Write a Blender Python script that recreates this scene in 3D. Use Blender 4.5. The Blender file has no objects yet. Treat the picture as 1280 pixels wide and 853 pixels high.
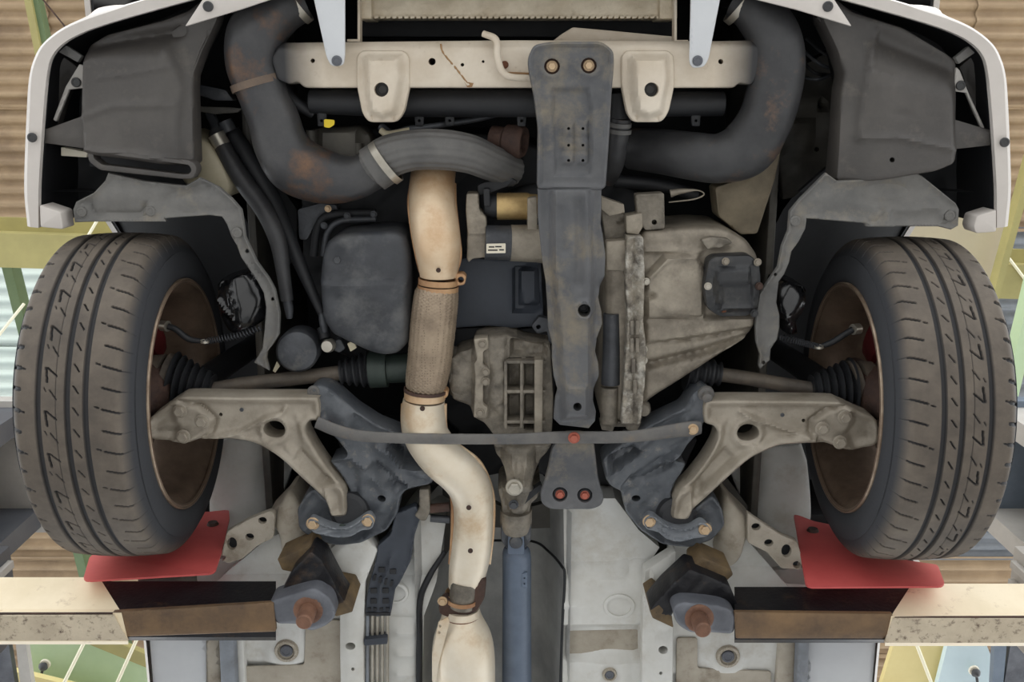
import bpy, bmesh, math, random
import numpy as np
from mathutils import Vector, Matrix
from mathutils.geometry import delaunay_2d_cdt

random.seed(7)
C = bpy.context.scene.collection
# ------------------------------------------------------------------ camera
F = 1280.0                      # focal length in pixels of the 1280 x 853 frame
TH = math.radians(14.0)         # the camera looks up and 14 degrees towards the rear of the car
CT, ST = math.cos(TH), math.sin(TH)
ZC = 0.25                       # camera height above the workshop floor
cam = bpy.data.cameras.new('camera')
cam.sensor_width = 36.0
cam.lens = 36.0 * F / 1280.0
cam.clip_start = 0.02
co = bpy.data.objects.new('camera', cam)
C.objects.link(co)
co.matrix_world = Matrix(((1, 0, 0, 0), (0, -CT, -ST, 0), (0, ST, -CT, ZC), (0, 0, 0, 1)))
bpy.context.scene.camera = co

# ------------------------------------------------------------------ daylight
world = bpy.data.worlds.new('world')
bpy.context.scene.world = world
world.use_nodes = True
bgn = world.node_tree.nodes['Background']
bgn.inputs['Color'].default_value = (0.93, 0.97, 1.0, 1)
bgn.inputs['Strength'].default_value = 1.0
vs = bpy.context.scene.view_settings
vs.view_transform = 'Standard'
vs.look = 'None'
vs.gamma = 1.0
vs.use_curve_mapping = False
vs.exposure = 1.5
bpy.context.scene.cycles.max_bounces = 8
bpy.context.scene.cycles.diffuse_bounces = 5

sun = bpy.data.lights.new('sun', 'SUN')
sun.energy = 2.6
sun.angle = math.radians(6)
sun.color = (1.0, 0.97, 0.93)
so = bpy.data.objects.new('sun', sun)
C.objects.link(so)
so.rotation_euler = Vector((-0.25, 0.62, -0.75)).to_track_quat('-Z', 'Y').to_euler()

# ------------------------------------------------------------------ geometry helpers
def P(px, py, Z):
    """Point at height Z above the camera that stands at photo pixel (px, py)."""
    s, t = (px - 640.0) / F, (py - 426.5) / F
    w = Z / (CT - ST * t)
    return Vector((s * w, w * (CT * t + ST), Z + ZC))

def PV(px, py, Y):
    """Point on the upright plane at distance Y behind the camera."""
    s, t = (px - 640.0) / F, (py - 426.5) / F
    w = Y / (CT * t + ST)
    return Vector((s * w, Y, w * (CT - ST * t) + ZC))

def PX(px, py, X):
    """Point on the upright plane X = const."""
    s, t = (px - 640.0) / F, (py - 426.5) / F
    w = X / s
    return Vector((X, w * (CT * t + ST), w * (CT - ST * t) + ZC))

def mpp(px, py, Z):
    t = (py - 426.5) / F
    return Z / (CT - ST * t) / F

def srgb(r, g, b):
    f = lambda c: (c / 255 / 12.92) if c / 255 <= 0.04045 else ((c / 255 + 0.055) / 1.055) ** 2.4
    return (f(r), f(g), f(b), 1.0)

MATS = {}
def M(name, c1, c2=None, scale=12.0, rough=0.6, metal=0.0, bump=0.15, spots=None, spot_scale=30.0, spot_at=0.62, fine=140.0, spec=0.5, contrast=(0.35, 0.65), spot_mix=0.62):
    m = bpy.data.materials.new(name)
    m.use_nodes = True
    nt = m.node_tree
    N, L = nt.nodes, nt.links
    b = N['Principled BSDF']
    b.inputs['Roughness'].default_value = rough
    b.inputs['Metallic'].default_value = metal
    b.inputs['Specular IOR Level'].default_value = spec
    c1 = srgb(*c1)
    c2 = srgb(*c2) if c2 else c1
    tc = N.new('ShaderNodeTexCoord')
    n1 = N.new('ShaderNodeTexNoise'); n1.inputs['Scale'].default_value = scale; n1.inputs['Detail'].default_value = 6; n1.inputs['Roughness'].default_value = 0.65
    L.new(tc.outputs['Object'], n1.inputs['Vector'])
    r1 = N.new('ShaderNodeValToRGB')
    r1.color_ramp.elements[0].position = contrast[0]; r1.color_ramp.elements[0].color = c1
    r1.color_ramp.elements[1].position = contrast[1]; r1.color_ramp.elements[1].color = c2
    L.new(n1.outputs['Fac'], r1.inputs['Fac'])
    out = r1.outputs['Color']
    if spots:
        n2 = N.new('ShaderNodeTexNoise'); n2.inputs['Scale'].default_value = spot_scale; n2.inputs['Detail'].default_value = 8; n2.inputs['Roughness'].default_value = 0.7
        L.new(tc.outputs['Object'], n2.inputs['Vector'])
        r2 = N.new('ShaderNodeValToRGB')
        r2.color_ramp.elements[0].position = spot_at; r2.color_ramp.elements[0].color = (0, 0, 0, 1)
        r2.color_ramp.elements[0].position = spot_at - 0.07; r2.color_ramp.elements[1].position = spot_at + 0.09; r2.color_ramp.elements[1].color = (spot_mix, spot_mix, spot_mix, 1)
        L.new(n2.outputs['Fac'], r2.inputs['Fac'])
        mx = N.new('ShaderNodeMix'); mx.data_type = 'RGBA'
        L.new(r2.outputs['Color'], mx.inputs[0]); L.new(out, mx.inputs[6]); mx.inputs[7].default_value = srgb(*spots)
        out = mx.outputs[2]
    L.new(out, b.inputs['Base Color'])
    if bump:
        n3 = N.new('ShaderNodeTexNoise'); n3.inputs['Scale'].default_value = fine; n3.inputs['Detail'].default_value = 3
        L.new(tc.outputs['Object'], n3.inputs['Vector'])
        bp = N.new('ShaderNodeBump'); bp.inputs['Strength'].default_value = bump; bp.inputs['Distance'].default_value = 0.004
        L.new(n3.outputs['Fac'], bp.inputs['Height']); L.new(bp.outputs['Normal'], b.inputs['Normal'])
    MATS[name] = m
    return m

def link(name, me, mat, parent=None, label=None, angle=35, smooth=True):
    if mat is not None and not me.materials:
        me.materials.append(mat)
    if smooth:
        me.shade_smooth()
        me.set_sharp_from_angle(angle=math.radians(angle))
    o = bpy.data.objects.new(name, me)
    C.objects.link(o)
    if parent is not None:
        o.parent = parent
        o.matrix_parent_inverse = WM[parent.name].inverted()
    WM[o.name] = Matrix.Identity(4)
    if label:
        o['label'] = label
    return o

WM = {}
def thing(name, label, cat, loc, group=None):
    o = bpy.data.objects.new(name, None)
    o.empty_display_size = 0.1
    C.objects.link(o)
    o.location = loc
    WM[o.name] = Matrix.Translation(loc)
    o['label'] = label; o['category'] = cat
    if group: o['group'] = group
    return o

def tag(o, label=None, cat=None, group=None, kind=None):
    if label: o['label'] = label
    if cat: o['category'] = cat
    if group: o['group'] = group
    if kind: o['kind'] = kind
    return o

def mesh_of(bm, name):
    bmesh.ops.recalc_face_normals(bm, faces=bm.faces)
    me = bpy.data.meshes.new(name)
    bm.to_mesh(me); bm.free()
    return me

def put(mesh, name, mat, parent, loc, scale=1.0, rot=None, label=None):
    """Another copy of a small shared mesh (bolt, clip, nut) as an object of its own."""
    if mat is not None:
        key = (mesh.name, mat.name)
        if key not in SHARED:
            m2 = mesh.copy(); m2.materials.clear(); m2.materials.append(mat); SHARED[key] = m2
        mesh = SHARED[key]
    o = bpy.data.objects.new(name, mesh)
    C.objects.link(o)
    if parent is not None:
        o.parent = parent
        o.matrix_parent_inverse = WM[parent.name].inverted()
    sc = scale if isinstance(scale, (tuple, list)) else (scale,) * 3
    mt = Matrix.Translation(loc) @ (rot.to_matrix().to_4x4() if rot is not None else Matrix.Identity(4))
    o.location = loc
    if rot is not None: o.rotation_euler = rot.to_euler()
    o.scale = sc
    WM[o.name] = mt @ Matrix.Diagonal((*sc, 1))
    if label: o['label'] = label
    return o
SHARED = {}

def catmull(pts, n, closed=False):
    pts = [np.array(p, float) for p in pts]
    out = []
    k = len(pts)
    segs = k if closed else k - 1
    for i in range(segs):
        if closed:
            p0, p1, p2, p3 = pts[(i - 1) % k], pts[i], pts[(i + 1) % k], pts[(i + 2) % k]
        else:
            p1, p2 = pts[i], pts[i + 1]
            p0 = pts[i - 1] if i else 2 * p1 - p2
            p3 = pts[i + 2] if i + 2 < k else 2 * p2 - p1
        for j in range(n):
            t = j / n
            out.append(0.5 * ((2 * p1) + (-p0 + p2) * t + (2 * p0 - 5 * p1 + 4 * p2 - p3) * t * t + (-p0 + 3 * p1 - 3 * p2 + p3) * t ** 3))
    if not closed:
        out.append(pts[-1])
    return out

def rc(pts, r=4.0, n=4):
    """Round the corners of a closed outline by r pixels."""
    out = []
    k = len(pts)
    for i in range(k):
        a, b, c = (np.array(pts[(i + j) % k][:2], float) for j in (-1, 0, 1))
        u, v = a - b, c - b
        lu, lv = np.linalg.norm(u), np.linalg.norm(v)
        rr = min(r, 0.45 * lu, 0.45 * lv)
        p, q = b + u / lu * rr, b + v / lv * rr
        for j in range(n + 1):
            t = j / n
            out.append(tuple((1 - t) ** 2 * p + 2 * t * (1 - t) * b + t * t * q))
    return out

def sm(pts, n=5):
    return [tuple(p[:2]) for p in catmull(pts, n, True)]

def ell(cx, cy, rx, ry=None, n=16, a0=0.0):
    ry = ry or rx
    ca, sa = math.cos(a0), math.sin(a0)
    return [(cx + rx * math.cos(2 * math.pi * i / n) * ca - ry * math.sin(2 * math.pi * i / n) * sa,
             cy + rx * math.cos(2 * math.pi * i / n) * sa + ry * math.sin(2 * math.pi * i / n) * ca) for i in range(n)]

def seg_dist(q, a, b):
    ab = b - a
    t = np.clip(((q - a) @ ab) / max(ab @ ab, 1e-9), 0, 1)
    return np.linalg.norm(q - (a + t[:, None] * ab), axis=1)

def line_dist(q, pts, closed=False):
    pts = np.array([p[:2] for p in pts], float)
    k = len(pts)
    d = np.full(len(q), 1e9)
    for i in range(k if closed else k - 1):
        d = np.minimum(d, seg_dist(q, pts[i], pts[(i + 1) % k]))
    return d

def inside(q, poly):
    poly = np.array([p[:2] for p in poly], float)
    x, y = q[:, 0], q[:, 1]
    r = np.zeros(len(q), bool)
    j = len(poly) - 1
    for i in range(len(poly)):
        xi, yi, xj, yj = poly[i][0], poly[i][1], poly[j][0], poly[j][1]
        c = ((yi > y) != (yj > y))
        with np.errstate(divide='ignore', invalid='ignore'):
            r ^= c & (x < (xj - xi) * (y - yi) / (yj - yi + 1e-12) + xi)
        j = i
    return r

def sdist(q, poly):
    d = line_dist(q, poly, True)
    return np.where(inside(q, poly), d, -d)

def sstep(x):
    x = np.clip(x, 0, 1)
    return x * x * (3 - 2 * x)

def feats(q, fs, outline):
    """Sum of stamped features, in metres towards the viewer (down)."""
    h = np.zeros(len(q))
    for f in fs:
        k = f[0]
        if k == 'plat':            # raised (or sunk) field: poly, height, soft edge
            h += f[2] * sstep(sdist(q, f[1]) / f[3] + 0.5)
        elif k == 'ridge':         # bead along a line: pts, height, half width
            h += f[2] * np.exp(-(line_dist(q, f[1]) / f[3]) ** 2)
        elif k == 'bump':          # cx, cy, rx, ry, height
            r = np.sqrt(((q[:, 0] - f[1]) / f[3]) ** 2 + ((q[:, 1] - f[2]) / f[4]) ** 2)
            h += f[5] * sstep(1 - r)
        elif k == 'dome':
            r = np.sqrt(((q[:, 0] - f[1]) / f[3]) ** 2 + ((q[:, 1] - f[2]) / f[4]) ** 2)
            h += f[5] * np.sqrt(np.clip(1 - r * r, 0, 1))
        elif k == 'edge':          # rim along the outline: height, width, soft
            d = line_dist(q, outline, True)
            h += f[1] * (1 - sstep((d - f[2]) / f[3]))
        elif k == 'round':         # rounded edge: radius in px, depth in m
            d = np.clip(line_dist(q, outline, True) / f[1], 0, 1)
            h += f[2] * (np.sqrt(np.clip(1 - (1 - d) ** 2, 0, 1)) - 1)
        elif k == 'ring':          # cx, cy, r, height, half width
            r = np.hypot(q[:, 0] - f[1], q[:, 1] - f[2])
            h += f[4] * np.exp(-((r - f[3]) / f[5]) ** 2)
        elif k == 'fn':
            h += f[1](q[:, 0], q[:, 1])
        elif k == 'noise':         # amplitude, scale(px)
            a, s = f[1], f[2]
            x, y = q[:, 0] / s, q[:, 1] / s
            h += a * (np.sin(1.3 * x + 2.1 * np.sin(0.7 * y + 1)) + np.sin(1.7 * y + 1.9 * np.sin(0.9 * x)) + 0.5 * np.sin(3.1 * x + 2.7 * y)) / 2.5
    return h

def relief(name, outline, Z, thick, mat, parent, fs=(), holes=(), step=None, rnd=2.0, label=None, angle=40, stand=None):
    """Stamped or cast piece seen from below: outline in photo pixels at height Z, relief fs on its lower face, thick upwards."""
    outline = [tuple(p[:2]) for p in outline]
    A = np.array(outline)
    if step is None:
        step = 0
    dens = step if step else 12
    def densify(lp):
        out = []
        k = len(lp)
        for i in range(k):
            a, b = np.array(lp[i]), np.array(lp[(i + 1) % k])
            n = max(1, int(np.linalg.norm(b - a) / dens))
            for j in range(n):
                out.append(tuple(a + (b - a) * j / n))
        return out
    outer = densify(outline)
    hls = [list(h) for h in holes]
    pts = list(outer)
    edges = [(i, (i + 1) % len(outer)) for i in range(len(outer))]
    loops = [list(range(len(outer)))]
    for h in hls:
        o = len(pts)
        pts += [tuple(p) for p in h]
        edges += [(o + i, o + (i + 1) % len(h)) for i in range(len(h))]
        loops.append(list(range(o, o + len(h))))
    inner = []
    if rnd:
        for dd in ((rnd * 0.35, rnd) if rnd < 6 else (rnd * 0.12, rnd * 0.35, rnd * 0.65, rnd)):
            O = np.array(outer)
            nx = np.roll(O, -1, 0) - np.roll(O, 1, 0)
            nn = np.stack([-nx[:, 1], nx[:, 0]], 1)
            nn /= np.maximum(np.linalg.norm(nn, axis=1, keepdims=True), 1e-9)
            area = 0.5 * np.sum(O[:, 0] * np.roll(O[:, 1], -1) - np.roll(O[:, 0], -1) * O[:, 1])
            Q = O + nn * dd * (1 if area > 0 else -1)
            inner.append(Q[sdist(Q, outline) > dd * 0.9])
    if step:
        lo, hi = A.min(0), A.max(0)
        gx, gy = np.meshgrid(np.arange(lo[0] + step / 2, hi[0], step), np.arange(lo[1] + step / 2, hi[1], step))
        G = np.stack([gx.ravel(), gy.ravel()], 1)
        G = G[sdist(G, outline) > max(step * 0.4, (rnd or 0) * 1.05)]
        inner.append(G)
    if inner:
        I = np.concatenate(inner)
        for h in hls:
            d = sdist(I, h)
            I = I[d < -max(0.8, step * 0.25)]
        pts += [tuple(p) for p in I]
    res = delaunay_2d_cdt([Vector(p) for p in pts], edges, [], 0, 1e-4)
    V = np.array([tuple(v) for v in res[0]])
    tris = [f for f in res[2]]
    T = np.array(tris)
    cen = V[T].mean(1)
    keep = inside(cen, outline)
    for h in hls:
        keep &= ~inside(cen, h)
    T = T[keep]
    fl = list(fs)
    if rnd:
        mp = mpp(A[:, 0].mean(), A[:, 1].mean(), Z(A[0, 0], A[0, 1]) if callable(Z) else Z)
        fl.append(('round', rnd, rnd * mp))
    hh = feats(V, fl, outline)
    co_b, co_t = [], []
    for (x, y), h in zip(V, hh):
        z0 = Z(x, y) if callable(Z) else Z
        p = P(x, y, z0)
        co_b.append((p.x, p.y, p.z - h)); co_t.append((p.x, p.y, p.z + thick))
    n = len(co_b)
    verts = co_b + co_t
    faces = [(a, c, b) for a, b, c in T] + [(a + n, b + n, c + n) for a, b, c in T]
    cnt = {}
    for a, b, c in T:
        for e in ((a, b), (b, c), (c, a)):
            cnt[e] = 1
    for (a, b) in cnt:
        if (b, a) not in cnt:
            faces.append((a, b, b + n, a + n))
    me = bpy.data.meshes.new(name)
    me.from_pydata(verts, [], faces)
    return link(name, me, mat, parent, label, angle)

def sweep(name, path, mat, parent, n=20, sub=6, label=None, rf=None, caps=True, flat=None, closed=False, world=False, angle=45):
    """Tube through (px, py, Z, radius px) points (or world points with radius in metres)."""
    pts = []
    for q in path:
        if world:
            pts.append((q[0], q[1], q[2], q[3]))
        else:
            v = P(q[0], q[1], q[2]); pts.append((v.x, v.y, v.z, q[3] * mpp(q[0], q[1], q[2])))
    cs = catmull(pts, sub, closed) if sub > 1 else [np.array(p) for p in pts]
    pos = np.array([c[:3] for c in cs]); rad = np.array([max(c[3], 1e-4) for c in cs])
    tan = np.gradient(pos, axis=0)
    tan /= np.maximum(np.linalg.norm(tan, axis=1, keepdims=True), 1e-9)
    ref = np.array([0.0, 0.0, 1.0])
    if abs(tan[0] @ ref) > 0.9: ref = np.array([1.0, 0, 0])
    u = ref - tan[0] * (ref @ tan[0]); u /= np.linalg.norm(u)
    verts = []; s = 0.0
    for i in range(len(pos)):
        if i:
            s += np.linalg.norm(pos[i] - pos[i - 1])
            u = u - tan[i] * (u @ tan[i]); u /= np.linalg.norm(u)
        v = np.cross(tan[i], u)
        for k in range(n):
            a = 2 * math.pi * k / n
            r = rad[i] * (rf(s, a, i / (len(pos) - 1)) if rf else 1.0)
            fx = flat if flat else 1.0
            p = pos[i] + r * (math.cos(a) * u * fx + math.sin(a) * v)
            verts.append(tuple(p))
    faces = []
    m = len(pos)
    for i in range(m - 1):
        for k in range(n):
            faces.append((i * n + k, i * n + (k + 1) % n, (i + 1) * n + (k + 1) % n, (i + 1) * n + k))
    if caps:
        faces.append(tuple(range(n))[::-1]); faces.append(tuple(range((m - 1) * n, m * n)))
    me = bpy.data.meshes.new(name)
    me.from_pydata(verts, [], faces)
    bm = bmesh.new(); bm.from_mesh(me); bmesh.ops.recalc_face_normals(bm, faces=bm.faces); bm.to_mesh(me); bm.free()
    return link(name, me, mat, parent, label, angle)

def lathe(name, origin, axis, prof, mat, parent, n=32, label=None, angle=35, caps=True):
    """Turned piece: prof = [(along axis m, radius m)]."""
    axis = Vector(axis).normalized()
    q = axis.to_track_quat('Z', 'Y')
    verts = []; faces = []
    for (z, r) in prof:
        for k in range(n):
            a = 2 * math.pi * k / n
            verts.append(tuple(Vector(origin) + q @ Vector((max(r, 1e-5) * math.cos(a), max(r, 1e-5) * math.sin(a), z))))
    m = len(prof)
    for i in range(m - 1):
        for k in range(n):
            faces.append((i * n + k, i * n + (k + 1) % n, (i + 1) * n + (k + 1) % n, (i + 1) * n + k))
    if caps: faces.append(tuple(range(n))[::-1]); faces.append(tuple(range((m - 1) * n, m * n)))
    else: faces += [((m - 1) * n + k, (m - 1) * n + (k + 1) % n, (k + 1) % n, k) for k in range(n)]
    me = bpy.data.meshes.new(name)
    me.from_pydata(verts, [], faces)
    bm = bmesh.new(); bm.from_mesh(me); bmesh.ops.recalc_face_normals(bm, faces=bm.faces); bm.to_mesh(me); bm.free()
    return link(name, me, mat, parent, label, angle)

def prism(name, loop, vec, mat, parent=None, label=None, bevel=0.0, angle=30):
    """Planar loop of world points pushed along vec."""
    bm = bmesh.new()
    a = [bm.verts.new(p) for p in loop]
    b = [bm.verts.new(Vector(p) + Vector(vec)) for p in loop]
    bm.faces.new(a); bm.faces.new(b[::-1])
    k = len(a)
    for i in range(k):
        bm.faces.new((a[i], a[(i + 1) % k], b[(i + 1) % k], b[i]))
    if bevel:
        bmesh.ops.bevel(bm, geom=list(bm.edges), offset=bevel, segments=2, affect='EDGES', profile=0.5)
    return link(name, mesh_of(bm, name), mat, parent, label, angle)

def block(name, lo, hi, mat, parent, label=None, bevel=0.004, mtx=None):
    bm = bmesh.new()
    bmesh.ops.create_cube(bm, size=1)
    lo, hi = Vector(lo), Vector(hi)
    for v in bm.verts:
        v.co = Vector([(lo[i] + hi[i]) / 2 + v.co[i] * (hi[i] - lo[i]) for i in range(3)])
    if bevel:
        bmesh.ops.bevel(bm, geom=list(bm.edges), offset=bevel, segments=2, affect='EDGES', profile=0.5)
    if mtx is not None:
        bmesh.ops.transform(bm, matrix=mtx, verts=bm.verts)
    return link(name, mesh_of(bm, name), mat, parent, label)

def loft(name, rings, mat, parent, label=None, closed=False, caps=False, angle=40):
    """Skin across rows of world points (all rows the same length)."""
    n = len(rings[0]); verts = [tuple(p) for r in rings for p in r]; faces = []
    for i in range(len(rings) - 1):
        for k in range(n if closed else n - 1):
            faces.append((i * n + k, i * n + (k + 1) % n, (i + 1) * n + (k + 1) % n, (i + 1) * n + k))
    if caps:
        faces.append(tuple(range(n))); faces.append(tuple(range((len(rings) - 1) * n, len(rings) * n)))
    me = bpy.data.meshes.new(name)
    me.from_pydata(verts, [], faces)
    bm = bmesh.new(); bm.from_mesh(me); bmesh.ops.recalc_face_normals(bm, faces=bm.faces); bm.to_mesh(me); bm.free()
    return link(name, me, mat, parent, label, angle)

def unit_bolt():
    bm = bmesh.new()
    prof = [(0.25, 1.35), (-0.05, 1.4), (-0.2, 1.3), (-0.22, 1.0)]
    n = 24
    rows = []
    for z, r in prof:
        rows.append([bm.verts.new((r * math.cos(2 * math.pi * k / n), r * math.sin(2 * math.pi * k / n), z)) for k in range(n)])
    def hexr(k, r):
        a = 2 * math.pi * k / n
        m = (a % (math.pi / 3)) - math.pi / 6
        return r * math.cos(math.pi / 6) / math.cos(m)
    for z, r in ((-0.22, 0.98), (-0.85, 0.98), (-0.95, 0.86)):
        rows.append([bm.verts.new((hexr(k, r) * math.cos(2 * math.pi * k / n), hexr(k, r) * math.sin(2 * math.pi * k / n), z)) for k in range(n)])
    rows.append([bm.verts.new((0.55 * math.cos(2 * math.pi * k / n), 0.55 * math.sin(2 * math.pi * k / n), -0.92)) for k in range(n)])
    for a, b in zip(rows, rows[1:]):
        for k in range(n):
            bm.faces.new((a[k], a[(k + 1) % n], b[(k + 1) % n], b[k]))
    bm.faces.new(rows[-1]); bm.faces.new(rows[0])
    me = mesh_of(bm, 'bolt'); me.shade_smooth(); me.set_sharp_from_angle(angle=math.radians(30))
    return me

def unit_turned(name, prof, n=24):
    bm = bmesh.new(); rows = []
    for z, r in prof:
        rows.append([bm.verts.new((r * math.cos(2 * math.pi * k / n), r * math.sin(2 * math.pi * k / n), z)) for k in range(n)])
    for a, b in zip(rows, rows[1:]):
        for k in range(n):
            bm.faces.new((a[k], a[(k + 1) % n], b[(k + 1) % n], b[k]))
    bm.faces.new(rows[-1]); bm.faces.new(rows[0])
    me = mesh_of(bm, name); me.shade_smooth(); me.set_sharp_from_angle(angle=math.radians(35))
    return me
BOLT = unit_bolt()
CLIP = unit_turned('clip', [(0.2, 1.0), (-0.12, 1.0), (-0.25, 0.9), (-0.3, 0.62), (-0.2, 0.55), (-0.22, 0.2)])
PLUG = unit_turned('plug', [(0.3, 1.0), (-0.05, 1.0), (-0.2, 0.93), (-0.22, 0.72), (0.0, 0.66), (0.02, 0.42), (-0.14, 0.36), (-0.16, 0.1)])

def bolt(px, py, Z, rpx, mat, parent, label=None, name='bolt'):
    return put(BOLT, name, mat, parent, P(px, py, Z), rpx * mpp(px, py, Z), label=label)
def clip(px, py, Z, rpx, mat, parent, label=None, name='clip'):
    return put(CLIP, name, mat, parent, P(px, py, Z), rpx * mpp(px, py, Z), label=label)
# ------------------------------------------------------------------ materials
WHITE = M('white_paint', (204, 197, 190), (194, 187, 180), 6, 0.35, bump=0.02)
UNDER = M('underbody_paint', (214, 214, 210), (196, 194, 187), 7, 0.55, bump=0.06, spots=(176, 168, 154), spot_scale=9, spot_at=0.6)
UNDERT = M('underbody_dusty', (180, 172, 158), (148, 138, 122), 8, 0.65, bump=0.1, spots=(120, 108, 92), spot_scale=16, spot_at=0.6)
SILLW = M('sill_white', (202, 204, 206), (190, 192, 195), 4, 0.4, bump=0.02)
CREAM = M('crossmember_cream', (214, 203, 186), (194, 180, 160), 9, 0.45, bump=0.05, spots=(126, 98, 66), spot_scale=22, spot_at=0.68)
DUCT = M('duct_plastic', (80, 76, 72), (60, 57, 55), 7, 0.5, bump=0.08, spots=(104, 98, 90), spot_scale=14, spot_at=0.62)
GUARD = M('guard_plastic', (114, 112, 108), (90, 89, 87), 10, 0.6, bump=0.12, spots=(132, 124, 110), spot_scale=18, spot_at=0.60)
LINER = M('liner_black', (34, 35, 38), (24, 25, 28), 10, 0.6, bump=0.08)
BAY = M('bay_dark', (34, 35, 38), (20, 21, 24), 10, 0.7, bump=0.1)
RAILM = M('rail_tan', (138, 126, 104), (104, 94, 78), 10, 0.65, bump=0.15, spots=(96, 66, 46), spot_scale=16, spot_at=0.64)
BAYB = M('bay_body', (96, 92, 84), (66, 64, 60), 8, 0.6, bump=0.1)
CASTD = M('cast_dark', (78, 80, 84), (56, 58, 62), 16, 0.5, 0.3, bump=0.2, spots=(104, 103, 100), spot_scale=24, spot_at=0.62)
PAN = M('oil_pan_black', (64, 66, 70), (44, 46, 50), 10, 0.5, bump=0.15, spots=(96, 96, 95), spot_scale=9, spot_at=0.56)
BAFFLE = M('baffle_bluegrey', (60, 65, 74), (50, 55, 63), 10, 0.6, bump=0.06)
ALLOY = M('cast_alloy', (158, 149, 134), (122, 114, 102), 14, 0.5, 0.35, bump=0.25, spots=(92, 84, 74), spot_scale=12, spot_at=0.58)
ALLOYD = M('cast_alloy_dirty', (142, 134, 121), (104, 98, 88), 18, 0.55, 0.3, bump=0.35, spots=(66, 61, 56), spot_scale=16, spot_at=0.55)
FLAKE = M('flaking_flange', (160, 152, 138), (96, 90, 82), 40, 0.6, 0.2, bump=0.5, spots=(206, 202, 192), spot_scale=38, spot_at=0.56)
MEMBER = M('member_grey', (94, 94, 95), (72, 73, 76), 9, 0.5, bump=0.12, spots=(136, 124, 102), spot_scale=8, spot_at=0.56)
SUBF = M('subframe_blue', (94, 97, 101), (66, 70, 76), 8, 0.42, 0.1, bump=0.2, spots=(150, 143, 131), spot_scale=30, spot_at=0.64)
CLAMPM = M('clamp_blue_grey', (128, 132, 136), (96, 100, 106), 14, 0.45, 0.15, bump=0.15)
BRACE = M('brace_dusty', (106, 103, 99), (84, 83, 83), 14, 0.55, bump=0.15, spots=(124, 110, 92), spot_scale=20, spot_at=0.62)
ARM = M('arm_alloy', (166, 157, 143), (138, 129, 115), 10, 0.5, 0.25, bump=0.15, spots=(108, 98, 84), spot_scale=16, spot_at=0.62)
PIPE = M('exhaust_steel', (222, 200, 170), (206, 172, 134), 7, 0.42, 0.3, bump=0.06, spots=(184, 140, 98), spot_scale=8, spot_at=0.56)
PIPE2 = M('exhaust_cream', (230, 220, 202), (216, 200, 174), 7, 0.42, 0.3, bump=0.06, spots=(188, 152, 112), spot_scale=7, spot_at=0.6)
PIPER = M('pipe_rust_tint', (196, 158, 118), (150, 108, 76), 10, 0.5, 0.35, bump=0.15)
MESHM = M('flex_mesh', (170, 152, 130), (136, 120, 102), 18, 0.5, 0.45, bump=0.1)
nt = MESHM.node_tree; N, L = nt.nodes, nt.links
bs = N['Principled BSDF']; src = bs.inputs['Base Color'].links[0].from_socket
tc = N.new('ShaderNodeTexCoord'); vo = N.new('ShaderNodeTexVoronoi'); vo.inputs['Scale'].default_value = 190; vo.inputs['Randomness'].default_value = 0.35
rp = N.new('ShaderNodeValToRGB'); rp.color_ramp.elements[0].position = 0.16; rp.color_ramp.elements[0].color = (0.55, 0.55, 0.55, 1); rp.color_ramp.elements[1].position = 0.30; rp.color_ramp.elements[1].color = (0, 0, 0, 1)
mx = N.new('ShaderNodeMix'); mx.data_type = 'RGBA'; mx.inputs[7].default_value = srgb(84, 70, 58)
L.new(tc.outputs['Object'], vo.inputs['Vector']); L.new(vo.outputs['Distance'], rp.inputs['Fac']); L.new(rp.outputs['Color'], mx.inputs[0]); L.new(src, mx.inputs[6]); L.new(mx.outputs[2], bs.inputs['Base Color'])
RUST = M('rust', (132, 84, 58), (92, 58, 44), 22, 0.75, 0.2, bump=0.4)
RUSTT = M('rust_stain', (160, 126, 88), (132, 98, 62), 22, 0.7, bump=0.2)
SCREW = M('screw_rust', (134, 98, 78), (100, 72, 58), 22, 0.65, 0.3, bump=0.3)
COVERB = M('cover_black', (42, 43, 45), (28, 29, 31), 12, 0.4, bump=0.12, spots=(86, 84, 80), spot_scale=14, spot_at=0.6)
JOINT = M('joint_brown', (112, 94, 78), (84, 72, 64), 16, 0.6, bump=0.2)
RUSTD = M('rust_dark', (84, 62, 52), (58, 44, 40), 22, 0.75, 0.2, bump=0.4)
BOLTT = M('bolt_tan', (206, 180, 146), (176, 148, 116), 30, 0.45, 0.4, bump=0.1)
BOLTR = M('bolt_red', (186, 104, 84), (150, 82, 68), 30, 0.5, 0.3, bump=0.1)
STEEL = M('plated_steel', (190, 184, 172), (160, 154, 142), 20, 0.35, 0.7, bump=0.05)
CLIPM = M('clip_black', (58, 58, 58), (46, 46, 47), 30, 0.5, bump=0.05)
HOSE = M('rubber_hose', (60, 60, 61), (42, 42, 44), 12, 0.5, bump=0.1, spots=(122, 92, 68), spot_scale=9, spot_at=0.64)
PIPEG = M('intake_pipe', (78, 77, 77), (50, 51, 54), 7, 0.42, 0.25, bump=0.12, spots=(132, 96, 66), spot_scale=7, spot_at=0.62)
RIBH = M('ribbed_hose', (100, 98, 95), (78, 77, 76), 14, 0.55, bump=0.08)
BOOT = M('boot_rubber', (40, 41, 44), (29, 30, 33), 20, 0.55, bump=0.06)
SHAFT = M('shaft_dusty', (112, 102, 90), (82, 76, 70), 16, 0.6, 0.2, bump=0.2)
PROP = M('propshaft_blue', (104, 116, 132), (86, 96, 112), 8, 0.4, 0.15, bump=0.06)
RUBRED = M('flap_red', (204, 92, 88), (188, 78, 76), 6, 0.5, bump=0.03, spots=(150, 56, 58), spot_scale=6, spot_at=0.7)
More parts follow.
